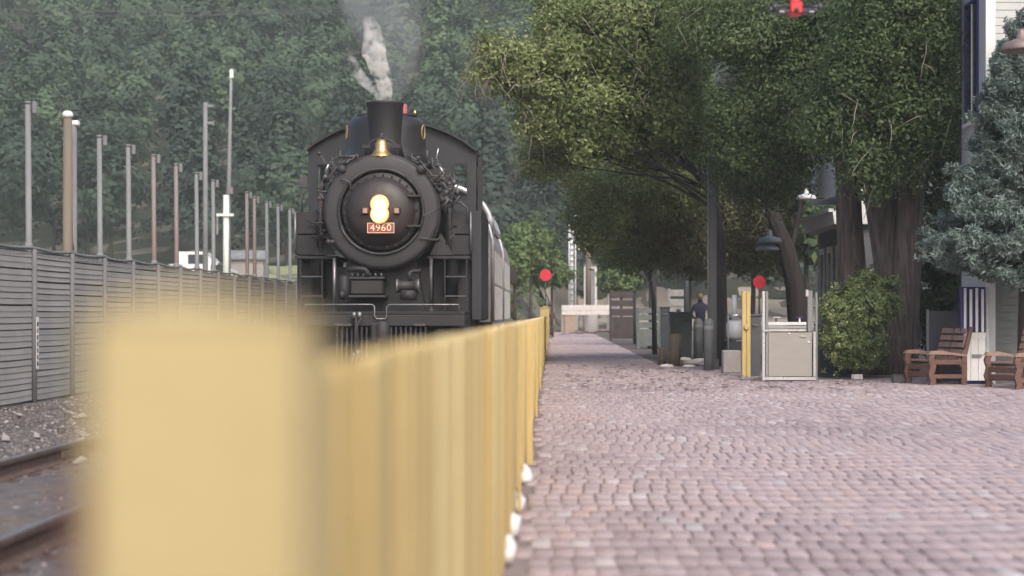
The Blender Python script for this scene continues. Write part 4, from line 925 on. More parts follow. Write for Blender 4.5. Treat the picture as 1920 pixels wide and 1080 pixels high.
for k, (xx, yy_) in enumerate(((664, 630), (672, 668))):
    h_ = lp('air_hose', MB().tube([P(xx, 586, bY2-.1), P(xx+4, 598, bY2-.16), P(667+k*2, 612, bY2-.2), P(666+k*5, 640, bY2-.22), P(671-k*7, 664, bY2-.2), P(672-k*12, 676, bY2-.16)], .028, n=8), M['black2'])
    lp('glad_hand', MB().lathe(P(671-k*10, 664+k*6, bY2-.24), [(.03, -.07), (.06, -.04), (.055, .04), (.03, .08)], n=10).lathe(P(664+k*10, 592, bY2-.16), [(.02, -.05), (.045, -.02), (.045, .05), (.02, .07)], n=8), M['steel'], h_, kind='stuff')
for k in range(19):
    px = 632+k*9.2
    if 690 < px < 712: continue
    lp('pilot_bar', MB().tube([P(px, 614, bY2+.02), P(px, 640, bY2-.12), P(715+(px-715)*1.02, 694, bY2-.50)], .022, n=6), M['graphite'])
lp('pilot_shoe', MB().tube([P(628, 697, bY2-.45), P(715, 699, bY2-.75), P(803, 697, bY2-.45)], .04, n=8), M['black2'])
lp('pilot_top', bx2(628, 607, 660, 611.5, bY2-.06, .06, .005), M['pipe']); lp('pilot_top', bx2(776, 607, 798, 611.5, bY2-.06, .06, .005), M['pipe'])
for s, px in ((-1, 592), (1, 856)):
    c_ = lp('cylinder', MB().lathe(P(px, 628, LY+.1), [(.001, -.12), (.16, -.11), (.24, -.06), (.27, 0), (.27, 1.1), (.24, 1.15), (.001, 1.16)], axis='y', n=26), M['black2'])
    lp('piston_cap', MB().lathe(P(px, 628, LY+.02), [(.001, -.12), (.08, -.11), (.09, .0)], axis='y', n=12), M['pipe'], c_)
for (dy, r_) in ((.9, .42), (2.4, .75), (3.7, .75), (5.0, .75), (6.6, .5)):
    for s in (-1, 1):
        w = lp('wheel', MB().lathe((-3.18+s*.76, LY+dy, r_), [(.12, -.07), (.12, -.05), (r_*.86, -.04), (r_*.88, -.06), (r_, -.06), (r_+.0, .05), (r_*.88, .07), (r_*.86, .04), (.12, .05), (.12, .08)], axis='x', n=30), M['black'])
lp('frame', MB().box((-3.7, LY+.3, .45), (-2.66, LY+7.2, 1.2)), M['black'])
# marker lamps and pipe work on the smokebox shoulders
for (px, py) in ((641, 317), (790, 317)):
    ml = lp('marker_lamp', MB().lathe(P(px, py, LY-.05), [(.001, -.10), (.06, -.09), (.085, -.04), (.085, .05), (.05, .08)], axis='y', n=16), M['graphite'])
    lp('lamp_cap', MB().lathe(P(px, py-8, LY-.05), [(.05, 0), (.04, .05), (.001, .07)], n=10), M['black2'], ml)
rnd = random.Random(12)
def clutter(parent_name, pts, n, mat_, seed):
    rnd = random.Random(seed); mb = MB()
    for k in range(n):
        c_ = rnd.choice(pts); px, py = c_[0]+rnd.gauss(0, c_[2]), c_[1]+rnd.gauss(0, c_[2]); Y = LY+rnd.uniform(-.15, .5)
        kind = rnd.random(); p = P(px, py, Y)
        if kind < .45:
            a = rnd.choice([.9, 2.2, 1.57, 0, .6]); L_ = rnd.uniform(.06, .2); d_ = Vector((math.cos(a), rnd.uniform(-.3, .3), math.sin(a)))
            mb.cyl(p-d_*L_, p+d_*L_, rnd.uniform(.012, .028), n=6)
            if rnd.random() < .5: mb.cyl(p+d_*L_-d_*.02, p+d_*L_+d_*.025, .04, n=8)
        elif kind < .7:
            mb.lathe(p, [(.001, -.03), (.05, -.025), (.055, .02), (.001, .03)], axis='y', n=10)
        else:
            q = p+Vector((rnd.uniform(-.3, .3), 0, rnd.uniform(-.4, .4))); r_ = Vector((q.x, p.y, p.z)); mb.tube([p, (p+r_)/2, r_.lerp(q, .3), q], .016, n=6)
    lp(parent_name, mb, mat_, kind='stuff')
clutter('valve_piping', [(625, 318, 9), (612, 338, 7), (650, 300, 7), (606, 360, 7), (633, 335, 9)], 26, M['pipe'], 3)
clutter('valve_piping', [(818, 325, 9), (832, 335, 9), (846, 350, 9), (800, 300, 8), (842, 380, 9), (828, 350, 9)], 44, M['pipe'], 5)
clutter('feed_piping', [(838, 400, 10), (835, 440, 9), (600, 420, 6), (596, 440, 5), (620, 450, 6)], 20, M['black2'], 7)
lp('bright_lever', MB().cyl(P(824, 312, LY-.1), P(833, 326, LY-.1), .02, n=6).cyl(P(610, 322, LY-.1), P(616, 308, LY-.1), .02, n=6).cyl(P(818, 298, LY), P(822, 278, LY), .014, n=6), M['steelrail'])
for s in (-1, 1):      # long handrails bending round the smokebox shoulders to the cab
    c_ = C0; pts_ = [c_+Vector((s*math.sin(a)*1.17, -.02, math.cos(a)*1.17)) for a in np.linspace(.45, 1.05, 8)]+[c_+Vector((s*1.12, 5, .55))]
    lp('boiler_handrail', MB().tube(pts_, .02, n=6), M['pipe'])
    lp('steam_pipe', MB().tube([C0+Vector((s*.92, .75, .55)), C0+Vector((s*1.22, .75, .0)), C0+Vector((s*1.30, .75, -.8)), C0+Vector((s*1.25, .75, -1.6))], [.12, .14, .14, .14], n=14), M['black'])
lp('conduit', MB().tube([P(792, 405, LY-.35), P(812, 396, LY-.2), P(826, 385, LY-.1)], .012, n=5).tube([P(786, 447, LY-.1), P(800, 447, LY-.1), P(822, 453, LY+.1)], .016, n=5), M['pipe'])
lp('shelf_bracket', bx2(798, 447, 824, 451, LY-.1, .3, .005), M['black2'])

# tender and coaches
td = thing('tender', 'black coal tender directly behind the locomotive cab', 'tender', (-3.18, 40, 0))
part('tank', MB().box((-4.6, 39.9, 1.0), (-1.76, 45.2, 3.3), bev=.05), M['black'], td)
part('coal_bunker', MB().prism([(-4.3, 40.4, 3.3), (-2.06, 40.4, 3.3), (-2.26, 40.4, 3.85), (-4.1, 40.4, 3.85)], (0, 4, 0)), M['black2'], td)
part('frame', MB().box((-4.4, 39.9, .6), (-1.96, 45.2, .99)), M['black2'], td)
for y in (41, 42.4, 43.6, 44.6):
    for s in (-1, 1): part('wheel', MB().lathe((-3.18+s*.76, y, .45), [(.1, -.07), (.40, -.05), (.45, -.05), (.45, .05), (.4, .07), (.1, .07)], axis='x', n=20), M['rust'], td)
part('grab_rail', MB().cyl((-1.72, 40.1, 1.3), (-1.72, 40.1, 3.1), .02, n=6), M['steel'], td)
def coach(y0_, L_, label, dome, side_m, seed):
    xc, hw = -3.18, 1.52; t = thing('passenger_coach', label, 'coach', (xc, y0_, 0), 'coaches behind the tender'); rnd = random.Random(seed)
    prof = [(-hw, .95), (-hw, 3.15), (-hw*.93, 3.55), (-hw*.72, 3.85), (-hw*.35, 4.02), (hw*.35, 4.02), (hw*.72, 3.85), (hw*.93, 3.55), (hw, 3.15), (hw, .95)]
    part('body', MB().prism([(xc+a, y0_, b) for a, b in prof], (0, L_, 0)), side_m, t)
    part('underframe', MB().box((xc-1.3, y0_+.3, .5), (xc+1.3, y0_+L_-.3, .94)), M['black2'], t)
    for y in (y0_+1.2, y0_+2.2, y0_+L_-2.2, y0_+L_-1.2):
        for s in (-1, 1): part('wheel', MB().lathe((xc+s*.78, y, .45), [(.1, -.07), (.40, -.05), (.45, -.05), (.45, .05), (.4, .07), (.1, .07)], axis='x', n=18), M['rust'], t)
    y = y0_+.9
    while y < y0_+L_-1.2:
        w = part('window', MB().box((xc+hw+.002, y, 2.05), (xc+hw+.012, y+.85, 2.95)), M['coach_dark'], t)
        part('frame', MB().box((xc+hw+.003, y-.05, 1.99), (xc+hw+.03, y+.90, 2.045)).box((xc+hw+.003, y-.05, 2.955), (xc+hw+.03, y+.90, 3.01)).box((xc+hw+.003, y-.05, 2.046), (xc+hw+.03, y-.004, 2.954)).box((xc+hw+.003, y+.856, 2.046), (xc+hw+.03, y+.9, 2.954)), M['silver'], w)
        y += 1.25
    for k in range(int(L_/.62)):
        part('panel_rib', MB().box((xc+hw+.004, y0_+.2+k*.62, 1.0), (xc+hw+.05, y0_+.26+k*.62, 1.95)), M['silver'], t)
    part('letterboard', MB().box((xc+hw+.002, y0_+.1, 3.02), (xc+hw+.022, y0_+L_-.1, 3.14)), M['silver'], t)
    part('skirt', MB().box((xc+hw-.02, y0_+.1, .62), (xc+hw+.03, y0_+L_-.1, .94)), M['coach_grey'], t)
    # end of the coach: diaphragm, edge trim and grab irons
    part('end_door', MB().box((xc-.42, y0_-.10, 1.0), (xc+.42, y0_-.001, 3.2), bev=.03), M['black2'], t)
    part('corner_trim', MB().tube([(xc+hw+.01, y0_-.02, 1.0), (xc+hw+.01, y0_-.02, 3.15), (xc+hw*.94, y0_-.02, 3.55), (xc+hw*.73, y0_-.02, 3.86), (xc+hw*.35, y0_-.02, 4.04)], .05, n=8), M['silver'], t)
    part('steps', MB().box((xc+hw-.25, y0_+.1, .35), (xc+hw+.02, y0_+.7, .40)).box((xc+hw-.2, y0_+.1, .62), (xc+hw+.04, y0_+.7, .60)), M['black2'], t)
    if dome:
        d0, d1 = y0_+.5, y0_+L_-1.6
        for k in range(6):
            yy = d0+(d1-d0)*k/5; ring = [(xc+math.cos(a)*hw*.98, yy, 3.5+math.sin(a)*1.22) for a in np.linspace(0, PI, 18)]
            part('dome_rib', MB().tube(ring, .075 if k == 0 else .05, n=8), M['silver'], t)
        gv = []; gf = []
        for k, yy in enumerate(np.linspace(d0, d1, 2)):
            for a in np.linspace(0, PI, 18): gv.append((xc+math.cos(a)*hw*.96, yy, 3.5+math.sin(a)*1.19))
        gf = [(i, i+1, i+19, i+18) for i in range(17)]+[tuple(range(18)), tuple(reversed(range(18, 36)))]
        part('dome_glass', MB().add(gv, gf, True), M['coach_dark'], t)
        part('roof_fairing', MB().tube([(xc+hw*.8, y0_-.05, 3.70), (xc+hw*.9, y0_+1.2, 3.66), (xc+hw*.95, y0_+3, 3.5)], [.12, .10, .05], n=10), M['silver'], t)
    return t
coach(46.2, 8.6, 'silver and grey dome coach just behind the tender', True, M['coach_grey'], 1)
coach(55.6, 8.6, 'grey ribbed coach at the rear of the train', False, M['coach_grey'], 2)
mp_ = solo('maroon_door', MB().box((-1.655, 44.9+1.5, 1.0), (-1.64, 44.9+2.15, 3.0)), M['maroon'])
mp_.name = 'side_door'; mp_.parent = [o for o in COL.objects if o.name.startswith('passenger_coach')][0]; mp_.matrix_parent_inverse = Matrix.Translation(-mp_.parent.location)
mr_ = part('end_mirror', MB().box((-1.63, 64.0, 2.35), (-1.40, 64.1, 2.95)), M['black2'], [o for o in COL.objects if o.name.startswith('passenger_coach')][-1])

# ------------------------------------------------------------------ buildings on the right
BX, BYn = 7.15, 28.6                       # corner of the clapboard station building
def XR(px, Y): return XA(px, Y)
stn = thing('station_building', 'tall pale clapboard station building at the right edge with narrow upstairs window', 'building', (8.5, 29.5, 0))
xa = XA(1850, BYn); xw = xa; yfar = xa*F/(1805-1038)
part('wall', MB().box((xw+.02, BYn+.03, 0), (12.5, yfar-.01, 8.6)), M['siding'], stn)
z = .02; k = 0
sid1 = MB().prism([(0, 0, 0), (0, -.016, 0), (0, -.006, .128), (0, 0, .128)], (12.4-xa-.16, 0, 0)).mesh('siding_board'); sid1.materials.append(M['siding'])
sid2 = MB().prism([(0, 0, 0), (0, -.016, 0), (0, -.006, .128), (0, 0, .128)], (12.4-xa-.16, 0, 0)).mesh('siding_board'); sid2.materials.append(M['siding2'])
while z < 8.4:
    inst('siding_board', sid2 if z < 1.75 else sid1, stn, (xa+.15-8.5, BYn+.025-29.5, z)); z += .130
part('corner_board', MB().box((xa-.02, BYn-.03, 0), (xa+.14, BYn+.02, 8.6)), M['white'], stn)
part('side_cladding', MB().box((xw-.02, BYn+.021, 0), (xw+.018, yfar, 1.75)).box((xw-.02, BYn+.021, 1.752), (xw+.018, yfar, 8.6)), M['siding'], stn)
w0 = xa*F/(1836-1038); w1 = xa*F/(1815-1038); zb, zt = ZA(222, (w0+w1)/2), ZA(8, (w0+w1)/2)
wn_ = part('window', MB().box((xw-.025, w0, zb), (xw-.022, w1, zt)), M['glass'], stn)
part('frame', MB().box((xw-.05, w0-.06, zb-.06), (xw-.0225, w0, zt+.06)).box((xw-.05, w1, zb-.06), (xw-.0225, w1+.06, zt+.06)).box((xw-.05, w0, zt), (xw-.0225, w1, zt+.06)), M['navy'], wn_)
part('sill', MB().box((xw-.08, w0-.1, zb-.12), (xw-.021, w1+.1, zb-.06)), M['white'], wn_)
part('mullion', MB().box((xw-.04, (w0+w1)/2-.02, zb), (xw-.026, (w0+w1)/2+.02, zt)), M['white'], wn_)
part('edge_fringe', MB().box((xw-.035, yfar+.001, 0), (xw+.02, yfar+.03, 8.6)), M['navy'], stn)  # added strip, the blue lens fringe built as trim
part('roof', MB().box((xa-.5, BYn-.4, 8.62), (13, yfar+.4, 8.8)), M['wallgrey'], stn)
# white picket gate left of the corner
gY = BYn-.35; x0, x1 = XA(1806, gY), XA(1848, gY)
gt = thing('picket_gate', 'narrow white picket gate beside the station corner behind the redwood bench', 'gate', (x0, gY, 0))
zt = ZA(540, gY); zr = ZA(628, gY)
for i in range(4):
    xx = x0+.03+(x1-x0-.08)*i/3; part('picket', MB().box((xx-.022, gY-.012, zr+.045), (xx+.022, gY+.012, zt-.02*(i % 2)), bev=.004), M['white'], gt)
part('top_rail', MB().box((x0, gY-.02, zr-.06), (x1, gY+.02, zr+.04)), M['white'], gt)
for i in range(3):
    xx = x0+(x1-x0)*i/3; part('lower_board', MB().box((xx+.003, gY-.01, .06), (xx+(x1-x0)/3-.003, gY+.014, zr-.062)), M['white'], gt)
part('latch', MB().box((x0+.15, gY-.05, zr-.36), (x0+.30, gY-.011, zr-.32)), M['galv'], gt)
part('hinge_post', MB().box((x1+.003, gY-.03, 0), (x1+.05, gY+.03, zt+.02), bev=.004), M['siding'], gt)
part('side_post', MB().box((x0-.05, gY-.03, 0), (x0-.012, gY+.03, zt+.02), bev=.004), M['navy'], gt)
part('fringe_backing', MB().box((x0-.05, gY+.05, 0), (x1+.05, gY+.07, zt+.02)), M['navy'], gt)  # added sheet, the blue fringing seen between the pickets
# depot wing further off
wY0, wY1 = 40.2, 45.0; wx = XA(1536, wY1)
dp = thing('depot_wing', 'small grey depot wing with white eave and tall narrow windows behind the trees', 'building', (wx+1, 42, 0))
part('wall', MB().box((wx, wY0, 0), (wx+5, wY1, ZA(436, wY1))), M['depotshade'], dp)
ez = ZA(440, wY1)
part('eave', MB().prism([(wx-.42, wY1+.1, ez+.02), (wx-.46, wY1+.1, ez+.30), (wx+.5, wY1+.1, ez+.72), (wx+.5, wY1+.1, ez+.02)], (0, wY0-wY1-.3, 0)), M['white'], dp)
part('gutter', MB().box((wx-.56, wY0-.2, ez+.30), (wx-.44, wY1+.12, ez+.38)), M['tank'], dp)
part('upper_wall', MB().box((XA(1521, 44.5), wY0, ez+.74), (wx+.62, 44.5, ez+2.1)), M['white'], dp)
part('upper_block', MB().box((wx+.63, wY0+.1, ez+.74), (wx+5, 44.4, ez+2.1)), M['depotshade'], dp)  # rest of the upper wall, shade put into its colour
part('roof', MB().box((XA(1521, 44.5)-.3, wY0-.3, ez+2.11), (wx+5, 44.8, ez+2.3)), M['wallgrey'], dp)
for (ya, yb_) in ((44.05, 44.6), (42.8, 43.4), (41.4, 42.0)):
    w = part('window', MB().box((wx-.012, ya, .75), (wx-.008, yb_, ez-.55)), M['glass'], dp)
    part('frame', MB().box((wx-.05, ya-.1, .6), (wx-.005, ya, ez-.4)).box((wx-.05, yb_, .6), (wx-.005, yb_+.1, ez-.4)).box((wx-.05, ya, ez-.55), (wx-.005, yb_, ez-.4)).box((wx-.05, ya, .6), (wx-.005, yb_, .75)), M['white'], w)
part('corner_board', MB().box((wx-.03, wY1+.001, 0), (wx+.12, wY1+.05, ez)), M['tank'], dp)

# ------------------------------------------------------------------ lamps
def shade(x, y, z, r, mt, name, label, arm, flat=False):
    t = thing(name, label, 'lamp', (x, y, z+.4)); k = r
    part('lamp_shade', MB().lathe((x, y, z), [(k*1.0, 0), (k*1.02, .02), (k*.9, .10*k*4), (k*.55, .5*k), (k*.25, .62*k), (k*.2, .95*k), (k*.12, 1.1*k), (.001, 1.12*k)], n=28).lathe((x, y, z-.005), [(k*.94, 0), (k*.5, .34*k), (.001, .4*k)], n=28), mt, t)
    part('arm', MB().tube(arm, .014 if k < .3 else .02, n=8), M['polegrey'], t)
    return t
Y = 26.; zc = ZA(96, Y); xc = XA(1915, Y)
shade(xc, Y, zc, .31, M['lampcopper'], 'gooseneck_lamp', 'coppery dish lamp on a hooked arm at the top right corner', [(xc, Y, zc+.30), (xc-.02, Y, zc+.5), (xc, Y, zc+.62), (xc+.12, Y, zc+.72), (xc+.4, Y+.4, zc+.72), (xc+.5, BYn, zc+.6)])
Y = 38.; zc = ZA(461, Y); xc = XA(1443, Y)
l1 = shade(xc, Y, zc+.06, .27, M['lampblue'], 'gooseneck_lamp', 'slate blue two tier lamp hanging from a tall curved arm', [(xc, Y, zc+.34), (xc-.03, Y, ZA(420, Y)), (XA(1438, Y), Y, ZA(398, Y)), (XA(1450, Y), Y, ZA(374, Y)), (XA(1474, Y), Y, ZA(362, Y)), (XA(1510, Y), Y+2, ZA(361, Y)), (XA(1545, 41), 41, ZA(372, 41))])
part('lower_shade', MB().lathe((xc-.05, Y, zc-.10), [(.27, 0), (.275, .02), (.2, .10), (.08, .15), (.001, .16)], n=28), M['lampblue'], l1)
Y = 39.; xc = XA(1512, Y); zc = ZA(374, Y)
shade(xc, Y, zc, .22, M['white'], 'gooseneck_lamp', 'white dish lamp above the eave of the grey depot wing', [(xc, Y, zc+.22), (xc, Y, zc+.34), (xc+.14, Y+.2, zc+.40), (xc+.45, Y+1.5, zc+.3)])
# dark lamp post
Y = 36.0; x = XA(1336, Y); t = thing('lamp_post', 'tall square charcoal post rising into the leaves', 'post', (x, Y, 0))
part('shaft', MB().box((x-.085, Y-.085, 0), (x+.085, Y+.085, 4.9), bev=.012), M['polegrey'], t)
part('conduit', MB().cyl((x-.10, Y-.06, .1), (x-.10, Y-.06, 4.6), .014, n=6), M['galv'], t)
part('base', MB().box((x-.13, Y-.13, 0), (x+.13, Y+.13, .22), bev=.015), M['polegrey'], t)
part('light_box', MB().box((x-.12, Y-.1, ZA(330, Y)), (x-.102, Y+.04, ZA(318, Y))), M['galv'], t)
for (px, Y, py0, py1, lab, mt) in ((1221, 60, 640, 505, 'slim dark post behind the curved grey bench', 'polegrey'), (1287, 56, 630, 480, 'slim dark post left of the navy figure', 'polegrey'), (1103, 112, 600, 468, 'dark brown pole rising from the round concrete base', 'woodpole')):
    x = XA(px, Y); r_ = 5.5*Y/F; zb_ = 0 if Y < 100 else 1.2
    t = thing('thin_post', lab, 'post', (x, Y, zb_)); part('shaft', MB().cyl((x, Y, zb_), (x, Y, ZA(py1-60, Y)), r_, r_*.85, n=10), M[mt], t); part('cap', MB().cyl((x, Y, ZA(py1-60, Y)), (x, Y, ZA(py1-62, Y)), r_*1.1, n=10), M[mt], t)

# ------------------------------------------------------------------ far platform furniture
Y = 112; x = XA(1107, Y); solo('concrete_pedestal', MB().lathe((x, Y, 0), [(.50, 0), (.52, .05), (.48, 1.15), (.45, 1.19), (.001, 1.19)], n=22), M['concrete'], 'round pale concrete base carrying the brown pole', 'pedestal', loc=(x, Y, 0))
x = XA(1066, Y); t = thing('tan_box', 'tan cabinet left of the round concrete base', 'cabinet', (x, Y, 0))
part('body', MB().box((x-.48, Y-.3, 0), (x+.44, Y+.4, ZA(592, Y)), bev=.02), M['tan'], t); part('lid', MB().box((x-.52, Y-.34, ZA(592, Y)+.002), (x+.48, Y+.44, ZA(589, Y)), bev=.01), M['concrete'], t)
Yw = 108; t = thing('white_barrier', 'white two plank barrier in front of the signal mast', 'barrier', (XA(1098, Yw), Yw, 0))
for (a, b) in ((581, 572), (589, 583)): part('plank', MB().box(P(1053, a+1.5, Yw), P(1143 if a < 585 else 1147, b, Yw)+Vector((0, .06, 0)), bev=.01), M['pale_stone'], t)
for px in (1058, 1100, 1140): part('post', MB().box(P(px-2, 590+3680/Yw+2, Yw+.08), P(px+2, 574, Yw+.08)+Vector((0, .1, 0))), M['galv'], t)
# signal mast
Y = 116; x = XA(1072, Y); t = thing('signal_mast', 'white lattice railway signal mast with ladder frames and black lamp heads', 'signal mast', (x, Y, gnd(x, Y)))
part('mast', MB().cyl(P(1072, 620, Y), P(1072, 400, Y), .13, n=10), M['white'], t)
part('ladder_rail', MB().cyl(P(1079, 600, Y-.2), P(1079, 398, Y-.2), .045, n=6).cyl(P(1067, 600, Y-.2), P(1067, 402, Y-.2), .04, n=6), M['white'], t)
for k in range(18): part('ladder_rung', MB().box(P(1067, 596-k*10.6, Y-.22), P(1079, 594-k*10.6, Y-.22)+Vector((0, .04, 0))), M['galv'], t)
fr = MB()
for py in (412, 430, 441): fr.box(P(1079, py+2, Y), P(1102, py, Y)+Vector((0, .08, 0)))
for px in (1089, 1099): fr.box(P(px-1, 440, Y+.01), P(px+1, 408, Y+.01)+Vector((0, .06, 0)))
fr.box(P(1084, 468, Y), P(1098, 466, Y)+Vector((0, .08, 0)))
part('platform_frame', fr, M['white'], t)
hd = part('lamp_head', MB().lathe(P(1098, 481, Y-.2), [(.001, -.12), (.30, -.10), (.34, 0), (.30, .1), (.001, .14)], axis='x', n=16), M['polegrey'], t)
part('hood', MB().box(P(1079, 487, Y-.1), P(1094, 477, Y-.1)+Vector((0, .3, 0)), bev=.05), M['polegrey'], hd)
part('mast_foot', MB().box(P(1062, 624, Y-.3), P(1084, 584, Y-.3)+Vector((0, .8, 0)), bev=.04), M['concrete'], t)
# relay cabinets and crossing signs behind
for (px, py0, py1, w, Y, lab, mt) in ((1107, 585, 498, 24, 122, 'tall pale relay cabinet right of the mast', 'pale_stone'), (1150, 580, 545, 22, 124, 'low pale block right of the relay cabinet', 'concrete')):
    x = XA(px, Y); k = w/2*Y/F; t = thing('relay_cabinet', lab, 'cabinet', (x, Y, gnd(x, Y)))
    part('body', MB().box((x-k, Y, gnd(x, Y)-.1), (x+k, Y+.8, ZA(py1, Y)), bev=.03), M[mt], t); part('lid', MB().box((x-k*1.08, Y-.1, ZA(py1, Y)+.002), (x+k*1.08, Y+.9, ZA(py1-3, Y)), bev=.02), M['galv'], t)
    part('door', MB().box((x-k*.7, Y-.012, gnd(x, Y)+.3), (x+k*.7, Y-.002, ZA(py1+6, Y))), M['galv'], t)
Y = 126; x = XA(1142, Y); t = thing('road_sign', 'small orange diamond sign on a post beyond the far track', 'sign', (x, Y, gnd(x, Y)))
part('plate', MB().prism([P(1142, 520, Y), P(1149, 511, Y), P(1142, 502, Y), P(1135, 511, Y)], (0, .04, 0)), M['tan'], t); part('post', MB().cyl((x, Y+.08, gnd(x, Y)), (x, Y+.08, ZA(505, Y)), .05, n=6), M['woodpole'], t)
def bench_far(px, py0, py1, w, Y, name, label, mt, slats=3, cat='bench'):
    x = XA(px, Y); k = w/2*Y/F; zt_ = ZA(py1, Y); t = thing(name, label, cat, (x, Y, 0))
    for s in (-1, 1):
        part('leg', MB().box((x+s*k-.05, Y-.35, 0), (x+s*k+.05, Y-.25, zt_*.55)), M[mt], t); part('leg', MB().box((x+s*k-.05, Y+.2, 0), (x+s*k+.05, Y+.3, zt_)), M[mt], t)
    for i in range(slats):
        z = zt_*(.98-.17*i); part('back_slat', MB().box((x-k, Y+.17, z-zt_*.12), (x+k, Y+.198, z), bev=.01), M[mt], t)
    for i in range(3): part('seat_slat', MB().box((x-k, Y-.34+i*.17, zt_*.50), (x+k, Y-.20+i*.17, zt_*.54), bev=.008), M[mt], t)
    part('front_board', MB().box((x-k+.06, Y-.33, .1), (x+k-.06, Y-.30, zt_*.48)), M[mt], t)
    return t
bench_far(1167, 632, 545, 44, 75, 'crossing_bench', 'dark brown wooden bench at the far left of the planting bed', 'crossing_wood')
bench_far(1217, 640, 576, 42, 58, 'grey_bench', 'grey slatted bench left of the dark green bin', 'bollard')
bench_far(1271, 640, 541, 32, 68, 'pale_bench', 'pale slatted bench back seen between the posts', 'pale_stone')
def bin_(px0, px1, py0, py1, label, mt, lid=True, name='litter_bin', cat='bin', d=None):
    Y = GY(py0); x0, x1 = XA(px0, Y), XA(px1, Y); d = d or (x1-x0)*.9; t = thing(name, label, cat, ((x0+x1)/2, Y+d/2, 0)); z = ZA(py1, Y); xm = (x0+x1)/2
    part('body', MB().add([(xm+(a-xm)*(.93 if h == 0 else 1), b, h*z) for h in (0, 1) for a, b in ((x0, Y), (x1, Y), (x1, Y+d), (x0, Y+d))], [(3, 2, 1, 0), (4, 5, 6, 7), (0, 1, 5, 4), (1, 2, 6, 5), (2, 3, 7, 6), (3, 0, 4, 7)]), M[mt], t)
    if lid: part('lid', MB().box((x0-.02, Y-.02, z+.001), (x1+.02, Y+d+.02, z+.05), bev=.015), M[mt], t)
    part('handle', MB().tube([(x0+(x1-x0)*.3, Y-.012, z*.86), (x0+(x1-x0)*.3, Y-.04, z*.86), (x0+(x1-x0)*.7, Y-.04, z*.86), (x0+(x1-x0)*.7, Y-.012, z*.86)], .01, n=5), M['galv'], t)
    return t
bin_(1257, 1298, 673, 588, 'dark green box bin with pale knob behind the stumps', 'darkgreen')
k_ = GY(673); solo('white_ball', MB().lathe((XA(1273, k_), k_+.2, ZA(588, k_)+.05), [(.05, 0), (.07, .03), (.05, .07), (.001, .08)], n=12), M['white'], 'small white ball on the dark green box bin', 'ball', loc=(XA(1273, k_), k_+.2, ZA(588, k_)+.05))
bin_(1239, 1256, 660, 578, 'tall narrow dark bin left of the dark green box bin', 'darkgreen')
bin_(1214, 1240, 653, 624, 'low dark red tub in front of the grey bench', 'darkred')
bin_(1406, 1427, 706, 594, 'dark grey bin between the yellow post and the steel gate', 'darkgrey')
bin_(1535, 1592, 707, 612, 'large dark green bin half hidden by the clipped bush', 'darkgreen')
bin_(1904, 1935, 700, 604, 'black bin cut off by the right picture edge', 'polegrey')
Y = GY(645); x = XA(1190, Y); t = thing('short_post', 'thin black post at the bed corner beside the dark brown bench', 'post', (x, Y, 0)); part('shaft', MB().cyl((x, Y, 0), (x, Y, ZA(548, Y)), .05, n=8), M['polegrey'], t); part('cap', MB().lathe((x, Y, ZA(548, Y)), [(.06, 0), (.05, .05), (.001, .08)], n=8), M['polegrey'], t)
for (px, w, py0, py1, tl, lab) in ((1242, 17, 684, 653, .02, 'shorter left timber stump beside the platform edge'), (1264, 23, 686, 627, .05, 'taller right timber stump beside the platform edge')):
    Y = GY(py0); x = XA(px, Y); r_ = w/2*Y/F; z = ZA(py1, Y); t = thing('timber_stump', lab, 'stump', (x, Y, 0), 'timber stumps')
    part('trunk', MB().tube([(x, Y, -.02), (x+tl*.3, Y, z*.5), (x+tl, Y, z)], [r_*1.05, r_, r_*.97], n=16, lump=.06, seed=px), M['stump'], t); part('cut_top', MB().lathe((x+tl, Y, z+.001), [(r_*.9, 0), (.001, .012)], n=14), M['benchlight'], t)
for (px, w, py0, py1, lab) in ((1309, 18, 676, 596, 'left grey dome topped bollard'), (1329, 19, 694, 596, 'right grey dome topped bollard nearer the camera')):
    Y = GY(py0); x = XA(px, Y); r_ = w/2*Y/F; z = ZA(py1, Y); t = thing('bollard', lab, 'bollard', (x, Y, 0), 'grey bollards')
    part('body', MB().lathe((x, Y, 0), [(r_, 0), (r_, z-r_*1.2), (r_*.96, z-r_*.8), (r_*.7, z-r_*.3), (r_*.3, z-.01), (.001, z)], n=22), M['bollard'], t)
    part('band', MB().lathe((x, Y, z*.77), [(r_+.003, 0), (r_+.006, .01), (r_+.006, .07), (r_+.003, .08)], n=22), M['galv'], t)
for i, (px, py, s) in enumerate(((1283, 677, 1.), (1297, 684, 1.2), (1313, 680, 1.1), (1322, 686, .8), (1250, 690, .9), (1292, 690, .8))):
    Y = GY(py); x = XA(px, Y); r_ = .085*s; mb = MB().lathe((x, Y, 0), [(r_*.8, 0), (r_*1.3, .03), (r_, .08*s), (.001, .10*s)], n=8)
    mb.v = [(x+(v[0]-x)*1.7, v[1], v[2]) for v in mb.v]
    solo('edging_stone', mb, M['pale_stone'], ['pale stone just left of the left bollard', 'large pale stone between stump and left bollard', 'flat pale stone at the foot of the left bollard', 'small pale stone touching the right bollard', 'pale stone at the foot of the shorter stump', 'small pale stone on the kerb below the others'][i], 'stone', 'pale stones along the planting bed', loc=(x, Y, 0))
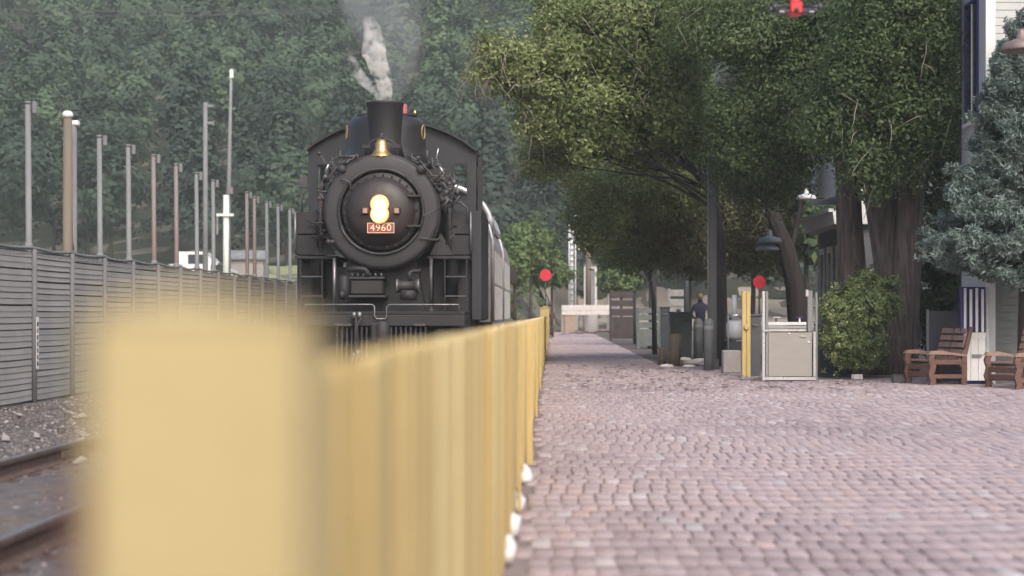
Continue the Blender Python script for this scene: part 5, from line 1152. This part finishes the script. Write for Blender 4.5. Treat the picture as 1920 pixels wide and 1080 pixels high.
# concrete block with stake, yellow post, white tank
Y = GY(700); x = XA(1373, Y); t = thing('concrete_block', 'square concrete block with a thin stake, left of the yellow post', 'block', (x, Y, 0)); k = 17*Y/F
part('block', MB().box((x-k, Y, 0), (x+k, Y+2*k, ZA(657, Y)), bev=.02), M['concrete'], t); part('stake', MB().cyl((x-.07, Y+.1, ZA(657, Y)), (x-.07, Y+.1, ZA(590, Y)), .014, n=6), M['galv'], t)
Y = GY(707); x = XA(1399.5, Y); k = 7.8*Y/F; t = thing('yellow_bollard', 'tall square yellow steel post left of the steel gate', 'post', (x, Y, 0))
part('left_channel', MB().box((x-k, Y, 0), (x-.006, Y+.13, ZA(545, Y)), bev=.006), M['yellow'], t); part('right_channel', MB().box((x+.006, Y, 0), (x+k, Y+.13, ZA(546, Y)), bev=.006), M['yellow'], t)
part('web', MB().box((x-.006, Y+.02, 0), (x+.006, Y+.11, ZA(547, Y))), M['yellow3'], t); part('ring', MB().lathe((x, Y-.01, ZA(613, Y)), [(.03, 0), (.05, .0), (.05, -.03), (.03, -.03)], axis='y', n=14), M['yellow3'], t)
Y = 36; x = XA(1380, Y); t = thing('gas_tank', 'white steel tank with valve guard behind the concrete block', 'tank', (x, Y, 0))
part('vessel', MB().lathe((x, Y, ZA(618, Y)), [(.001, -.22), (.12, -.21), (.20, -.14), (.21, 0), (.20, .14), (.12, .21), (.001, .22)], n=22), M['tank'], t)
part('collar', MB().lathe((x, Y, ZA(596, Y)), [(.16, 0), (.17, .0), (.17, .09), (.16, .09)], n=20), M['steelrail'], t)
part('stand', MB().box((x-.19, Y-.15, 0), (x+.19, Y+.15, ZA(640, Y))), M['darkgreen'], t)
part('riser', MB().cyl((XA(1376, Y), Y-.1, ZA(600, Y)), (XA(1376, Y), Y-.1, ZA(553, Y)), .05, n=10), M['tank'], t)
# stainless steel gate / serving cabinet
Y = GY(715); t = thing('steel_gate', 'stainless steel gate with flat panel and tubular posts beside the bush', 'gate', (XA(1481, Y), Y, 0))
def sg(name, x0, y0_, x1, y1, d0, d1, m, bev=.006, par=t): return part(name, MB().box(P(x0, y1, Y)+Vector((0, d0, 0)), P(x1, y0_, Y)+Vector((0, d1, 0)), bev=bev), m, par)
sg('panel', 1441, 623, 1523, 706, .02, .05, M['steelpanel'])
sg('frame_rail', 1430, 707, 1530, 713, 0, .06, M['steelrail']); sg('frame_rail', 1441, 617, 1512, 621.5, 0, .06, M['steelrail'])
sg('post', 1429, 546, 1434.5, 714, -.02, .05, M['steelrail']); sg('post', 1435.5, 546, 1440.5, 706, .0, .05, M['galv'])
sg('post', 1515.5, 545, 1524.5, 622, .06, .12, M['galv']); sg('post', 1524.6, 622, 1529.5, 706.5, -.02, .04, M['steelrail']); sg('post', 1529.6, 548, 1534, 713, .05, .10, M['galv'])
sg('upper_shelf', 1441, 604, 1514, 610, .1, .4, M['tank']); sg('upper_panel', 1441, 611, 1514, 616.5, .08, .11, M['steelpanel'])
sg('cap', 1512, 543, 1517, 556, .055, .125, M['steelrail'])
for (px, m_) in ((1458, 'polegrey'), (1502, 'white')):
    q = sg('tap', px-1.6, 594, px+1.6, 606, .16, .20, M[m_]); part('spout', MB().box(P(px-6, 596, Y)+Vector((0, .14, 0)), P(px+7, 594, Y)+Vector((0, .22, 0))), M['steelrail' if px < 1480 else 'navy'], q)
sg('latch', 1500, 629.5, 1513, 632, -.01, .018, M['steelrail']); sg('bolt', 1478, 624, 1482, 627, -.005, .018, M['white']); sg('bolt', 1514, 640, 1519, 643, -.005, .018, M['white'])
sg('hinge', 1429, 618, 1441, 622, -.045, -.022, M['steelrail'])
solo('black_locker', MB().box(P(1380, 640, 37.5), P(1360, 590, 37.5)+Vector((0, .3, 0)), bev=.01), M['darkgrey'], 'dark locker behind the white tank', 'locker', loc=tuple(P(1370, 640, 37.5)))
# timber edging, post, black box, grey board
Y = GY(704); t = thing('timber_edging', 'low weathered timber edging along the root of the big trunk', 'edging', (XA(1650, Y), Y, 0))
part('beam', MB().box(P(1615, 714, GY(708))+Vector((0, 0, 0)), P(1676, 704, GY(708))+Vector((0, .12, 0)), bev=.01), M['stump'], t)
part('beam', MB().box(P(1598, 712, GY(712)), P(1618, 702, GY(712))+Vector((0, .1, 0)), rz=.5, bev=.01), M['pale_stone'], t)
Y = GY(706); x = XA(1615, Y); solo('timber_post', MB().box((x-.12, Y-.3, 0), (x+.10, Y-.12, ZA(649, Y)), bev=.012), M['stump'], 'squat timber post between clipped bush and big trunk', 'post', loc=(x, Y-.2, 0))
Y = GY(718); t = thing('black_box', 'small black box on the bricks by the bench', 'box', (XA(1687, Y), Y, 0)); part('body', MB().box(P(1675, 718, Y), P(1700, 705, Y)+Vector((0, .16, 0)), bev=.006), M['polegrey'], t); part('lid', MB().box(P(1674, 704.8, Y)+Vector((0, -.01, 0)), P(1701, 702.5, Y)+Vector((0, .17, 0)), bev=.004), M['polegrey'], t)
Y = 29.4; t = thing('grey_board', 'large plain dark grey board with a pale edge standing behind the bench', 'board', (XA(1775, Y), Y, 0))
part('panel', MB().box(P(1742, 590+3680/Y, Y), P(1806, 583, Y)+Vector((0, .04, 0))), M['darkgrey'], t); part('edge', MB().box(P(1738, 590+3680/Y, Y), P(1741.7, 580, Y)+Vector((0, .05, 0))), M['galv'], t)

# ------------------------------------------------------------------ slatted redwood benches
def glider(x, y, rz, label):
    t = thing('slatted_bench', label, 'bench', (x, y, 0), 'redwood slatted benches', rz); t.scale = (.82, .80, 1.0)     # local: faces -X, long side along Y
    Lb = 1.10
    for s in (-1, 1):
        yy = s*(Lb/2-.02)
        sf = part('side_frame', MB().box((-.40, yy-.03, .10), (.30, yy+.03, .17), bev=.008).box((-.36, yy-.03, .33), (.30, yy+.03, .41), bev=.008), M['benchwood'], t, local=True)
        part('leg', MB().box((.24, yy-.035, 0), (.36, yy+.035, .56), bev=.01), M['benchwood'], t, local=True)
        wav = [(-.47+.025*math.sin(k*1.6), .0+k*.062) for k in range(9)]
        part('leg', MB().prism([(a, yy-.035, b) for a, b in wav]+[(a+.12, yy-.035, b) for a, b in reversed(wav)], (0, .07, 0)), M['benchwood'], t, local=True)
        part('armrest', MB().prism([(-.50, yy-.055, .50), (-.44, yy-.055, .555), (-.2, yy-.055, .565), (.0, yy-.055, .53), (.33, yy-.055, .50), (.33, yy-.055, .46), (-.0, yy-.055, .49), (-.44, yy-.055, .50)], (0, .11, 0)), M['benchlight'], t, local=True)
        part('back_post', MB().prism([(.20, yy-.03, .30), (.30, yy-.03, .30), (.50, yy-.03, .95), (.42, yy-.03, .95)], (0, .06, 0)), M['benchwood'], t, local=True)
    part('centre_post', MB().prism([(.21, -.03, .32), (.28, -.03, .32), (.48, -.03, .94), (.42, -.03, .94)], (0, .06, 0)), M['benchwood'], t, local=True)
    for i in range(5):
        z = .42+i*.115; xx = .215+(z-.32)*.31
        for s in (-1, 1):
            mb = MB(); mb.box((-.012, -.245, -.042), (.012, .245, .042), bev=.005); c, sn = math.cos(.3), math.sin(.3)
            mb.v = [(xx-.03+v[0]*c+v[2]*sn, s*.275+v[1], z+v[2]*c-v[0]*sn) for v in mb.v]
            part('back_slat', mb, M['benchlight'], t, local=True)
    for i in range(5): part('seat_slat', MB().box((-.36+i*.115, -Lb/2+.05, .385+(.01 if i else -.01)-.012*i), (-.26+i*.115, Lb/2-.05, .41+(.01 if i else -.01)-.012*i), bev=.005), M['benchlight'], t, local=True)
    for s in (.12, .24): part('front_board', MB().box((-.43, -Lb/2+.04, s), (-.41, Lb/2-.04, s+.09), bev=.005), M['benchwood'], t, local=True)
    return t
Y = 28.2; glider(XA(1764, Y), Y+.2, .26, 'whole redwood bench in front of the white picket gate')
Y = 26.6; glider(XA(1922, Y), Y+.2, .30, 'second redwood bench cut off by the right picture edge')

# navy clad figure in the shade
def person():
    Y = 50.; x = XA(1313, Y); k = Y/F
    pt = [(0, 0, .86), (0, 0, 1.12), (0, 0, 1.38), (0, .0, 1.50), (0, -.02, 1.62), (-.20, 0, 1.40), (-.27, -.05, 1.16), (-.18, -.26, 1.04), (.20, 0, 1.40), (.28, -.02, 1.14), (.22, -.18, .98), (-.10, 0, .84), (-.11, -.03, .46), (-.11, .02, .07), (-.11, -.14, .03), (.10, 0, .84), (.11, -.03, .46), (.11, .02, .07), (.11, -.14, .03)]
    ed = [(0, 1), (1, 2), (2, 3), (3, 4), (2, 5), (5, 6), (6, 7), (2, 8), (8, 9), (9, 10), (0, 11), (11, 12), (12, 13), (13, 14), (0, 15), (15, 16), (16, 17), (17, 18)]
    rd = [.15, .14, .17, .06, .10, .07, .05, .035, .07, .05, .035, .09, .065, .045, .04, .09, .065, .045, .04]
    me = bpy.data.meshes.new('person'); me.from_pydata(pt, ed, []); o = bpy.data.objects.new('person', me); COL.objects.link(o); o.location = (x, Y, 0)
    md = o.modifiers.new('skin', 'SKIN')
    for i, r_ in enumerate(rd): me.skin_vertices[0].data[i].radius = (r_, r_*.8)
    me.skin_vertices[0].data[0].use_root = True
    o.modifiers.new('sub', 'SUBSURF').render_levels = 2; me.materials.append(M['jacket'])
    tag(o, 'person in a navy jacket standing in the shade behind the bollards', 'person')
    h = MB().lathe((0, -.02, 1.56), [(.001, 0), (.05, .01), (.075, .06), (.085, .13), (.075, .19), (.04, .23), (.001, .24)], n=16); h.lathe((0, -.105, 1.67), [(.012, -.02), (.018, 0), (.006, .03)], n=6)
    hm = h.mesh('head'); hm.materials.append(M['skin']); inst('head', hm, o)
    h = MB().lathe((0, 0, 1.66), [(.088, 0), (.092, .06), (.08, .11), (.045, .14), (.001, .15)], n=16); hm = h.mesh('hair'); hm.materials.append(M['hair']); inst('hair', hm, o)
person()

# ------------------------------------------------------------------ small red drone hovering at the top
def drone():
    Y = 14.; c = P(1491, 14, Y); t = thing('quadcopter_drone', 'small red and black quadcopter drone hovering at the top edge', 'drone', tuple(c)); k = Y/F
    part('body', MB().box(c+Vector((-12*k, -.08, -14*k)), c+Vector((12*k, .10, 8*k)), bev=.012), M['dronered'], t)
    part('canopy', MB().lathe(c+Vector((0, 0, 8*k)), [(.045, 0), (.04, .02), (.02, .035), (.001, .04)], n=16), M['dronered'], t)
    part('camera', MB().lathe(c+Vector((0, -.09, -8*k)), [(.001, -.02), (.018, -.018), (.02, .01)], axis='y', n=12), M['dronegrey'], t)
    for s in (-1, 1):
        for q in (-1, 1):
            e = c+Vector((s*42*k, q*.13, -2*k+q*.01))
            a_ = part('arm', MB().tube([c+Vector((s*10*k, q*.05, 0)), c+Vector((s*26*k, q*.09, -1*k)), e], [.018, .014, .016], n=8), M['dronegrey'], t)
            part('motor', MB().lathe(e, [(.02, -.02), (.021, 0), (.019, .022), (.006, .03)], n=12), M['dronegrey'], a_)
            an = .12*s*q; d_ = Vector((math.cos(an), math.sin(an), 0)); p_ = Vector((-d_.y, d_.x, 0)); z_ = Vector((0, 0, .032))
            part('rotor', MB().prism([e+z_-d_*.10-p_*.004, e+z_-d_*.03-p_*.011, e+z_+d_*.03-p_*.011, e+z_+d_*.10-p_*.004, e+z_+d_*.10+p_*.004, e+z_-d_*.10+p_*.004], (0, 0, .002)), M['dronegrey'], a_)
    for s in (-1, 1): part('landing_lamp', MB().box(c+Vector((s*28*k-.02, -.1, -13*k)), c+Vector((s*28*k+.02, -.08, -10*k)), bev=.004), M['tank'], t)
    for s in (-1, 1): part('lower_frame', MB().box(c+Vector((s*12*k, -.07, -12*k)), c+Vector((s*36*k, .07, -6*k)), bev=.006), M['dronegrey'], t)
drone()

# ------------------------------------------------------------------ litter by the track
lit = [(130, 780, .06), (205, 782, .05), (12, 818, .06), (215, 800, .04), (235, 803, .05), (70, 810, .05), (150, 815, .04), (345, 850, .05), (30, 790, .05)]
rs_l = ['brightest pale scrap on the gravel by the fence', 'curled pale scrap right of the brightest one', 'pale flat scrap at the left picture edge', 'small pale scrap above the far rail', 'pale flat scrap just above the far rail', 'small scrap in the middle of the gravel', 'small scrap near the joint of the far rail', 'pale scrap lying between the rails', 'small dark edged scrap near the left edge']
for i, (px, py, s) in enumerate(lit):
    px = min(px, 150) if px > 160 else px
    Y = (EYE+.05)*F/(py-590); x = XA(px, Y); a = random.uniform(0, 3); d_ = Vector((math.cos(a), math.sin(a), .1))*s*1.6; p_ = Vector((-d_.y, d_.x, 0))*.4; c_ = Vector((x, Y, gnd(x, Y)+float(bz_(x, Y))+.035))
    solo('paper_scrap', MB().prism([c_-d_-p_, c_+d_-p_*.6, c_+d_*.8+p_+Vector((0, 0, .03)), c_-d_*.9+p_], (0, 0, .01)), M['concrete'], rs_l[i], 'litter', 'pale scraps on the gravel', loc=tuple(c_))

# ------------------------------------------------------------------ steam, smoke and haze
def plume(name, pts, rad, m, label, seed, lump=.26):
    sp = smooth_path3([Vector(p) for p in pts], 8); n = len(sp); rr = np.interp(np.linspace(0, len(rad)-1, n), range(len(rad)), rad).tolist()
    rr[0] *= .7; rr[-1] *= .3
    mb = MB().tube(sp, rr, n=22, lump=lump, seed=seed); return solo(name, mb, m, label, 'steam' if 'steam' in name else 'smoke', kind='stuff')
def smooth_path3(pts, n):
    out = []
    for i in range(len(pts)-1):
        p0, p1, p2, p3 = pts[max(i-1, 0)], pts[i], pts[i+1], pts[min(i+2, len(pts)-1)]
        for k in range(n):
            t = k/n; out.append(.5*((2*p1)+(p2-p0)*t+(2*p0-5*p1+4*p2-p3)*t*t+(3*p1-p0-3*p2+p3)*t**3))
    out.append(pts[-1]); return out
Yp = LY+1; kp = Yp/F
M['steam'] = volmat('steam', (1, .985, .965), 17, noise=(5.5, .40, .62, ZA(120, Yp), ZA(40, Yp), .10))
M['wisp'] = volmat('steam_wisp', (1, 1, 1), 11, noise=(6.5, .42, .64, ZA(160, Yp), ZA(120, Yp), .35))
M['smoke'] = volmat('smoke', (.52, .54, .57), .9, noise=(1.1, .30, .70, ZA(150, Yp), ZA(-60, Yp), .55))
plume('steam_plume', [P(722, 197, Yp), P(721, 165, Yp), P(712, 130, Yp), P(703, 95, Yp), P(698, 65, Yp), P(690, 30, Yp)], [10*kp, 14*kp, 18*kp, 22*kp, 18*kp, 12*kp], M['steam'], 'cream white steam rising from the smokestack', 3)
plume('steam_wisp', [P(717, 186, Yp+.1), P(700, 168, Yp+.1), P(682, 150, Yp+.1), P(668, 128, Yp+.1), P(655, 105, Yp+.1)], [8*kp, 10*kp, 11*kp, 10*kp, 7*kp], M['wisp'], 'thin white steam wisp drifting left from the smokestack', 4)
plume('smoke_cloud', [P(728, 194, Yp+.3), P(742, 140, Yp+.4), P(735, 80, Yp+.6), P(715, 10, Yp+.8), P(700, -80, Yp+1)], [14*kp, 36*kp, 58*kp, 80*kp, 105*kp], M['smoke'], 'thin grey smoke spreading upward behind the white steam', 5, .08)
hz = solo('haze', MB().box((-425, -65, -2.5), (425, 525, 150)), volmat('haze_air', (.86, .94, 1.0), .0006), kind='stuff')
